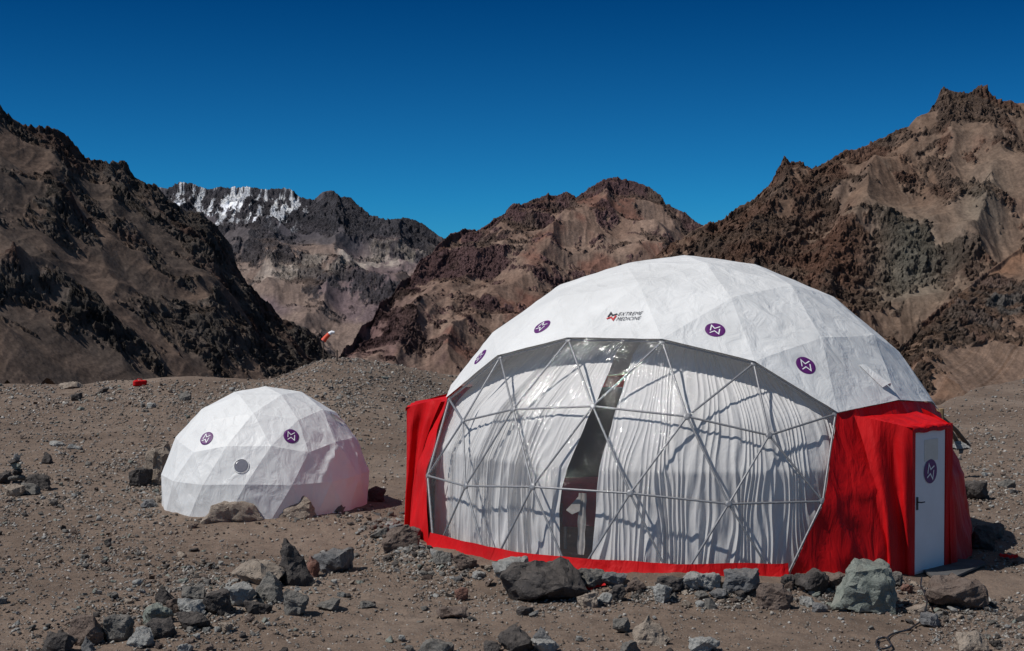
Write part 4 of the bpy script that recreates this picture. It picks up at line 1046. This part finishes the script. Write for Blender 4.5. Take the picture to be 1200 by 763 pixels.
 (118, 461, 15, 6, 'dark', 'slab', 'flat dark rock on the far plain below the red bag', 'fp'),
 (215, 470, 15, 11, 'grey', 'boulder', 'grey boulder on the far plain behind the small dome', 'fp'),
 (177, 478, 12, 6, 'pale', 'boulder', 'small pale rock on the far plain left of the grey boulder', 'fp'),
 (1146, 587, 33, 22, 'dark', 'boulder', 'dark boulder on the dirt right of the red dome wall', 'rt'),
 (1155, 645, 30, 26, 'dark', 'boulder', 'dark rock in the shade right of the door', 'rt'),
 (1168, 632, 20, 18, 'grey', 'boulder', 'grey rock beside the dark shaded rock right of the door', 'rt'),
 (1128, 527, 20, 9, 'pale', 'slab', 'pale flat rock at the foot of the wooden poles', 'rt'),
 (1180, 572, 18, 10, 'grey', 'boulder', 'grey rock right of the dark boulder by the red wall', 'rt'),
]
GROUPS = {'sk': 'rocks piled along the skirt of the big dome', 'fg': 'rocks scattered over the foreground dirt', 'lp': 'rock pile in the left foreground', 'sd': 'rocks around the small dome',
          'ca': 'rocks around the cairn', 'fp': 'rocks on the far plain', 'rt': 'rocks right of the big dome', 'st': 'stones of the cairn'}
for h in HEROES:
    g_ = 1.02 if h[7] == 'lp' else 1.0
    sk_ = h[7] == 'sk' and h[3] <= 28 and 664 < h[1] < 702 and h[0] > 550
    rock(h[0], h[1] + (4 if sk_ else 0), h[2] * g_, h[3] * g_ * (.84 if sk_ else 1), h[4], h[5], h[6], GROUPS[h[7]], h[8] if len(h) > 8 else 'rock')
# a crack through the green boulder is carved by noise; cairn stones are stacked one on another
cx_, cy_, cz_ = [float(v) for v in G(15, 572)]; zacc = cz_ - .03
for i, (w, h, dx, m, lb) in enumerate([(.34, .16, 0, 'brown', 'broad brown bottom stone of the cairn'), (.33, .13, .03, 'grey', 'grey second stone of the cairn'), (.25, .12, .02, 'dark', 'dark flat third stone of the cairn'),
                                        (.22, .14, 0, 'green', 'greenish fourth stone of the cairn'), (.26, .07, -.03, 'dark', 'thin dark fifth stone of the cairn'), (.15, .13, .02, 'blue', 'small bluish top stone of the cairn')]):
    _rk[0] += 1; o = link('cairn_stone', rock_mesh('cairn_stone', 3000 + i, (w, w * .85, h), 'boulder', 3), RM[m]); o.location = (cx_ + dx, cy_ + .2, zacc); zacc += h * .90; o.rotation_euler.z = i
    tag(o, lb, 'stone', GROUPS['st'])

# smaller countable stones: the largest that remain, each its own object sharing prototype meshes
protos = [rock_mesh('stone_shape', 5000 + i, (1, random.Random(i).uniform(.6, .95), random.Random(i + 50).uniform(.4, .8)), ['boulder', 'boulder', 'slab', 'point'][i % 4], 2) for i in range(20)]
LAND = [(15, 560, 'the cairn'), (310, 530, 'the small dome'), (346, 670, 'the tall dark pointed rock'), (160, 740, 'the greenish pile rock'), (635, 700, 'the big dark boulder'), (1017, 700, 'the green boulder'),
        (1126, 705, 'the mat boulder'), (765, 745, 'the tan pointed rock'), (163, 448, 'the red bag'), (390, 430, 'the windsock'), (1146, 580, 'the far dark boulder'), (605, 760, 'the bottom edge rock'),
        (455, 625, 'the left red porch'), (873, 690, 'the large blue grey rock'), (215, 466, 'the far grey boulder'), (1060, 740, 'the black cable'), (470, 500, 'the left porch back side')]
LAND = LAND[:-1]
rsn = np.random.RandomState(77)
ZON = [(410, 445, 100, 18, .9), (240, 690, 120, 40, 1.4), (60, 600, 90, 40, 1.0), (130, 470, 190, 30, 1.2), (1160, 720, 60, 40, 1.5), (500, 660, 80, 26, 1.3), (770, 700, 190, 14, 1.3), (560, 715, 90, 16, .9), (170, 560, 40, 40, 1.2), (1160, 560, 60, 60, .9), (1040, 700, 80, 14, 1.2),
       (110, 540, 100, 22, .8), (420, 470, 90, 24, .8), (60, 660, 90, 40, .5), (960, 710, 60, 12, .9), (170, 590, 50, 16, 1), (360, 606, 60, 8, .9), (600, 745, 60, 16, .6), (760, 735, 240, 14, -.8), (340, 636, 120, 22, -.5), (950, 745, 90, 14, -.8), (480, 720, 90, 18, -.5)]
def dens(px, py):
    d = .20 + 0 * px
    for (a, b, c, e, v) in ZON: d = d + v * np.exp(-((px - a) / c) ** 2 - ((py - b) / e) ** 2)
    return np.maximum(d, .06) * (.45 + 1.1 * sstep(-.25, .45, fbm(px / 45, py / 22, 0, 3, 121)))
def free(x, y, mrg=.12):
    d1 = np.hypot(x - C1.x, y - C1.y); d2 = np.hypot(x - C2.x, y - C2.y)
    n = np.array([math.cos(PAZ), math.sin(PAZ)]); o = (x - C1.x) * n[0] + (y - C1.y) * n[1]; t = -(x - C1.x) * n[1] + (y - C1.y) * n[0]
    return (d1 > R1 + mrg) & (d2 > R2 + mrg) & ~((o > 3.5) & (o < 5.9) & (np.abs(t) < .75))
hx = np.array([[h[0], h[1] - h[3] / 2, h[2]] for h in HEROES])
COLN = [('grey', 'grey'), ('brown', 'brown'), ('dark', 'dark'), ('pale', 'pale'), ('blue', 'bluish'), ('green', 'greenish'), ('tan', 'tan')]
cand = []
while len(cand) < 172:
    px, py = rsn.uniform(-10, 1210), rsn.uniform(442, 770)
    if rsn.rand() > dens(np.array(px), np.array(py)) / 2.2: continue
    if np.min(np.hypot(hx[:, 0] - px, (hx[:, 1] - py) * 1.5) - hx[:, 2] * .5) < 3: continue
    x, y, z = [float(v) for v in G(px, py)]
    if y > 66 or not free(np.array(x), np.array(y)): continue
    if any(abs(px - c[0]) + abs(py - c[1]) < 7 for c in cand): continue
    s = (4.2 + 7 * (py - 440) / 330) * rsn.uniform(.8, 1.55)
    mi = rsn.choice(len(COLN), p=[.27, .22, .17, .14, .08, .05, .07]); cand.append([px, py, x, y, z, s, mi])
lab = {}
for c in cand:
    px, py = c[:2]; j = min(range(len(LAND)), key=lambda k: abs(LAND[k][0] - px) + 1.6 * abs(LAND[k][1] - py)); dx, dy = px - LAND[j][0], (py - LAND[j][1]) * 2.2
    dr = ('right of' if dx > 0 else 'left of') if abs(dx) > abs(dy) else ('in front of' if dy > 0 else 'behind')
    c.append((j, dr, c[6])); lab.setdefault(c[7], []).append((math.hypot(dx, dy), id(c)))
ORD = ['nearest', 'second nearest', 'third nearest', 'fourth nearest', 'fifth nearest', 'sixth nearest', 'seventh nearest', 'eighth nearest', 'ninth nearest', 'tenth nearest']
for i, c in enumerate(cand):
    px, py, x, y, z, s, mi, kk = c; L = sorted(lab[kk]); r = [q for _, q in L].index(id(c))
    W = s * y / 1700; me = protos[i % len(protos)]
    key_m = COLN[mi][0]; mk = (i % len(protos), key_m)
    if mk not in lab:
        m2 = me.copy(); m2.name = 'stone_shape'; m2.materials.clear(); m2.materials.append(RM[key_m]); lab[mk] = m2
    o = bpy.data.objects.new('stone', lab[mk]); COL.objects.link(o)
    o.location = (x, y, z - W * .12); o.scale = (W, W, W * rsn.uniform(.7, 1.1)); o.rotation_euler = (rsn.uniform(-.3, .3), rsn.uniform(-.3, .3), rsn.uniform(0, 6.28))
    txt = f'loose {COLN[mi][1]} stone on the dirt {kk[1]} {LAND[kk[0]][2]}'
    if len(L) > 1: txt = f'{COLN[mi][1]} stone on the dirt {kk[1]} {LAND[kk[0]][2]}, {ORD[min(r, 9)]} to it'
    tag(o, txt, 'stone', 'loose stones scattered on the dirt')

# gravel: what nobody could count
def gravel():
    shapes = []
    for i in range(16):
        rs = np.random.RandomState(900 + i); d = rs.normal(size=(11, 3)); d /= np.linalg.norm(d, axis=1)[:, None]; d *= np.array([1, rs.uniform(.6, .95), rs.uniform(.4, .8)]) * .5
        bm = bmesh.new()
        for q in d: bm.verts.new(q)
        bmesh.ops.convex_hull(bm, input=bm.verts[:]); bmesh.ops.delete(bm, geom=[v for v in bm.verts if not v.link_faces], context='VERTS'); bmesh.ops.triangulate(bm, faces=bm.faces[:])
        bm.verts.index_update(); shapes.append((np.array([v.co[:] for v in bm.verts]), np.array([[v.index for v in f.verts] for f in bm.faces]))); bm.free()
    rs = np.random.RandomState(31); n = 420000
    px = rs.uniform(-330, 1530, n); py = rs.uniform(425, 800, n); k = rs.rand(n) < np.clip(dens(px, py) / 2.6 + .05, 0, 1); px, py = px[k], py[k]
    x, y, z = G(px, py); xm, ym = rs.normal(-6.0, 4.0, 5000), rs.normal(50.5, 4.5, 5000); x, y = np.concatenate([x, xm]), np.concatenate([y, ym]); z = np.concatenate([z, zg(xm, ym)]); py = np.concatenate([py, np.full(5000, 440.)]); px = x; s = 1.1 + rs.exponential(1.25, len(px)); s = np.minimum(s, 5.2) * (1 + .35 * (py - 440) / 330); s = s * y / 1700
    ok = free(x, y, .03) & (y < 72); x, y, z, s = x[ok], y[ok], z[ok], s[ok]; n = len(x)
    Vs, Fs, Cs, b = [], [], [], 0; which = rs.randint(0, 16, n)
    base = np.array([(.175, .152, .132), (.285, .26, .232), (.10, .085, .075), (.21, .165, .135), (.37, .35, .32), (.19, .19, .18)])
    for w in range(16):
        i = np.where(which == w)[0]; v, f = shapes[w]; m = len(i); t = rs.uniform(0, 2 * math.pi, m); c, q = np.cos(t), np.sin(t); tl = rs.uniform(-.35, .35, (m, 2))
        X = v[None, :, 0] * c[:, None] - v[None, :, 1] * q[:, None]; Yy = v[None, :, 0] * q[:, None] + v[None, :, 1] * c[:, None]; Z = v[None, :, 2] + X * tl[:, :1] + Yy * tl[:, 1:]
        V = np.stack([X, Yy, Z], -1) * s[i][:, None, None] + np.stack([x[i], y[i], z[i] + s[i] * .12], -1)[:, None]
        Vs.append(V.reshape(-1, 3)); Fs.append((f[None] + (np.arange(m) * len(v))[:, None, None] + b).reshape(-1, 3)); b += m * len(v)
        cc = base[rs.choice(6, m, p=[.24, .18, .14, .22, .12, .10])] * rs.uniform(.8, 1.2, (m, 1)); Cs.append(np.repeat(cc, len(v), 0))
    V = np.concatenate(Vs); me = np_mesh('gravel', V, np.concatenate(Fs))
    at = me.color_attributes.new('geology', 'FLOAT_COLOR', 'POINT'); C = np.concatenate(Cs); at.data.foreach_set('color', np.concatenate([C, np.ones((len(C), 1))], 1).astype(np.float32).ravel())
    m, nn, bb = mat('gravel_stone'); a = N(nn, 'Attribute', attribute_name='geology'); t = noise(nn, 40, 4, .65, coords(nn)); r = ramp(nn, [(.3, (.7, .7, .7)), (.7, (1.25, 1.25, 1.25))]); nn.links.new(t.outputs['Fac'], r.inputs['Fac'])
    nn.links.new(mixc(nn, a.outputs['Color'], r.outputs[0], None, 'MULTIPLY', 1), bb.inputs['Base Color']); bb.inputs['Roughness'].default_value = .95; bb.inputs['Specular IOR Level'].default_value = .15
    o = link('gravel', me, m); tag(o, 'loose gravel and pebbles strewn over the brown dirt', 'gravel', kind='stuff')
gravel()
def rubble():
    rs = np.random.RandomState(131); shp = [rock_mesh('rubble_shape', 7000 + i, (1, rs.uniform(.6, .95), rs.uniform(.4, .8)), ['boulder', 'slab', 'point'][i % 3], 1) for i in range(14)]
    arr = []
    for m in shp:
        bm = bmesh.new(); bm.from_mesh(m); bmesh.ops.triangulate(bm, faces=bm.faces[:]); bm.verts.index_update()
        arr.append((np.array([v.co[:] for v in bm.verts]), np.array([[v.index for v in f.verts] for f in bm.faces]))); bm.free(); bpy.data.meshes.remove(m)
    px, py = [], []
    for (cx, cy, sx, sy, k) in [(240, 702, 95, 24, 480), (250, 668, 70, 14, 300), (150, 742, 80, 20, 300), (520, 655, 42, 16, 170), (465, 635, 22, 12, 90), (40, 585, 40, 10, 100), (170, 580, 26, 16, 90), (1090, 712, 50, 16, 150), (1160, 735, 40, 22, 170), (80, 630, 70, 30, 120), (130, 460, 120, 16, 170), (1165, 560, 34, 30, 90), (360, 605, 50, 4, 60), (430, 470, 90, 22, 160), (400, 440, 80, 8, 90), (120, 500, 110, 30, 160), (620, 730, 80, 16, 60), (940, 712, 60, 10, 60)]:
        px.append(rs.normal(cx, sx, k)); py.append(rs.normal(cy, sy, k))
    # along the skirt of the big dome
    nfree = sum(len(q) for q in px); a = rs.uniform(R_(-186), R_(-58), 900); rr = R1 + .14 + np.abs(rs.normal(.2, .26, 900)); ax, ay = C1.x + rr * np.cos(a), C1.y + rr * np.sin(a); qx, qy = proj(ax, ay, zg(ax, ay)); px.append(qx); py.append(qy)
    px, py = np.concatenate(px), np.concatenate(py); big = np.where(np.arange(len(px)) >= nfree, 1.35, 1.); k = (py > 440) & (py < 800); px, py, big = px[k], py[k], big[k]
    x, y, z = G(px, py); s = np.clip(rs.lognormal(1.45, .42, len(px)) * big, 2, 12) * (.75 + .4 * (py - 440) / 330) * y / 1700
    ok = free(x, y, .04) & (y < 70); x, y, z, s = x[ok], y[ok], z[ok], s[ok]; wh = rs.randint(0, len(arr), len(x)); groups = {}
    names = ['grey', 'brown', 'pale', 'dark', 'green', 'tan']; mi = rs.choice(6, len(x), p=[.28, .2, .2, .14, .08, .10])
    V, F, M, b = [], [], [], 0
    for i in range(len(x)):
        v, f = arr[wh[i]]; t = rs.uniform(0, 6.28); c, q = math.cos(t), math.sin(t); v = v @ np.array([[c, q, 0], [-q, c, 0], [0, 0, 1]]); v = v + np.stack([0 * v[:, 0], 0 * v[:, 0], v[:, 0] * rs.uniform(-.3, .3)], 1)
        V.append(v * s[i] + np.array([x[i], y[i], z[i] - s[i] * .12])); F.append(f + b); M.append(np.full(len(f), mi[i])); b += len(v)
    me = np_mesh('rubble', np.concatenate(V), np.concatenate(F))
    for nme in names: me.materials.append(RM[nme])
    me.polygons.foreach_set('material_index', np.concatenate(M).astype(np.int32))
    o = bpy.data.objects.new('rubble', me); COL.objects.link(o); tag(o, 'broken stones heaped along the skirt and between the bigger rocks', 'rubble', kind='stuff')
rubble()

# ------------------------------------------------------------------ small things
# door mat
x, y, z = [float(v) for v in G(1100, 671)]
mb = MB(); out = [(1077, 668), (1092, 681), (1118, 680), (1156, 665), (1150, 660), (1110, 660)]
pts = [Vector([float(q) for q in G(*p)]) for p in out]; nn_ = len(pts); zt = max(p.z for p in pts) + .045
top_ = [Vector((p.x, p.y, max(p.z, float(zg(p.x, p.y))) + .05 + .02 * (i % 2))) for i, p in enumerate(pts)]; bot_ = [p - Vector((0, 0, .03)) for p in top_]
mb.add(top_ + bot_, [list(range(nn_))[::-1], list(range(nn_, 2 * nn_))] + [[i, (i + 1) % nn_, nn_ + (i + 1) % nn_, nn_ + i] for i in range(nn_)])
o = mb.build('door_mat', M_rubber); tag(o, 'flat dusty dark mat on the ground before the white door', 'mat')
# black cable
cp_ = [(1080, 690), (1079, 700), (1083, 708), (1085, 716), (1086, 722), (1080, 729), (1072, 736), (1064, 741), (1052, 744), (1044, 747), (1040, 751), (1043, 756), (1044, 760), (1038, 763), (1031, 763), (1027, 758), (1028, 753), (1036, 750), (1041, 752)]
pts = [Vector([float(q) for q in G(*p)]) + Vector((0, 0, .03 + (.12 if p[1] < 726 else 0))) for p in cp_]; fine = []
for i in range(len(pts) - 1):
    a, b, c, d = pts[max(i - 1, 0)], pts[i], pts[i + 1], pts[min(i + 2, len(pts) - 1)]
    for t in np.linspace(0, 1, 6, endpoint=False):
        t = float(t); fine.append(.5 * ((2 * b) + (c - a) * t + (2 * a - 5 * b + 4 * c - d) * t * t + (3 * b - a - 3 * c + d) * t ** 3))
o = MB().tube(fine + [pts[-1]], .011, 7).build('cable', M_plastic, None, True); tag(o, 'thin black cable with a loop on the dirt by the green boulder', 'cable')
# scraps of red cloth along the skirt
for (px, py, w, h, lb) in [(690, 691, 40, 3, 'red cloth scrap showing under the rocks below the curtain gap'), (1183, 655, 22, 7, 'faded red cloth scrap on the dirt right of the shaded rock')]:
    x, y, z = [float(v) for v in G(px, py)]; k = y / 1700; vs = []
    for j in range(5):
        for i in range(12):
            xx = x + (i / 11 - .5) * w * k; yy = y + (j / 4) * .07 + .03 * math.sin(i * .8); vs.append((xx, yy, float(zg(xx, yy)) + .018 + h * k * .5 * math.sin(math.pi * j / 4) + .01 * math.sin(i * 1.9)))
    o = MB().add(vs, [list(map(int, f)) for f in grid_faces(5, 12)]).build('cloth_scrap', M_red, None, True); tag(o, lb, 'cloth scrap', 'scraps of red cloth on the ground')
# red bag on the far plain
x, y, z = [float(v) for v in G(164, 452)]
o = soft_bag('bag', (x, y, z - .02), (.52, .34, .24), M_red, .5, 93); tag(o, 'red bag lying among stones on the far plain', 'bag')
mb = MB(); mb.tube([(-.16, -.05, .20), (-.10, -.08, .29), (.05, -.05, .28), (.13, 0, .20)], .02, 6); mb.build('strap', M_red, o, True)
# windsock on the mound
x, y = float(ray(379, 420)[0] * 52), 52.; z = float(zg(x, y)); ws = empty('windsock', (x, y, z)); tag(ws, 'red and white windsock on a dark post on the mound', 'windsock')
k = y / 1700; top = Vector((0, 0, 25 * k)); MB().tube([(0, 0, -.1), top], .02, 8).build('post', M_darkwood, ws)
MB().tube([top, top + Vector((3 * k, 0, 4 * k)), top + Vector((7 * k, 0, 8 * k))], [.10, .085, .075], 12, False).build('red_sleeve', M_orange, ws, True)
MB().tube([top + Vector((7 * k, 0, 8 * k)), top + Vector((10 * k, 0, 10 * k)), top + Vector((13 * k, 0, 9.6 * k))], [.075, .065, .05], 12, False).build('white_sleeve', M_white, ws, True)
MB().tube([top + Vector((0, .1 * math.cos(t), .1 * math.sin(t))) for t in np.linspace(0, 2 * math.pi, 17)], .008, 6).build('ring', M_steel, ws)
x, y = float(ray(395, 420)[0] * 52), 52.; z = float(zg(x, y))
mb = MB(); mb.tube([(0, 0, -.1), (0, 0, .42)], [.03, .025], 8); mb.tube([(-.07, 0, .36), (.07, 0, .37)], .014, 6)
o = mb.build('marker_post', M_darkwood, None); o.location = (x, y, z); tag(o, 'short dark marker post on the mound right of the windsock', 'post')
# wooden poles propped behind the dome
for i, (a, b, Yb, r, m, lb) in enumerate([((1139, 523), (1100, 486), 35, .055, M_darkwood, 'long dark wooden pole leaning behind the right side of the dome'), ((1128, 524), (1096, 482), 35, .05, M_darkwood, 'shorter dark pole leaning behind the red wall'), ((1105, 500), (1102, 479), 33, .085, M_wood, 'light wooden post end showing behind the red wall')]):
    A = Vector([float(q) for q in G(*a)]) if i < 2 else P(*a, 30.0); B = P(*b, A.y - (1.5 if i < 2 else 0))
    if i == 2: A = Vector((B.x, B.y, float(zg(B.x, B.y)) - .1))
    o = MB().tube([A - Vector((0, 0, .1)), A.lerp(B, .5) + Vector((.01, 0, .01)), B], [r * 1.1, r, r * .9], 9).build('wooden_pole', m, None, False); tag(o, lb, 'pole', 'wooden poles behind the dome')
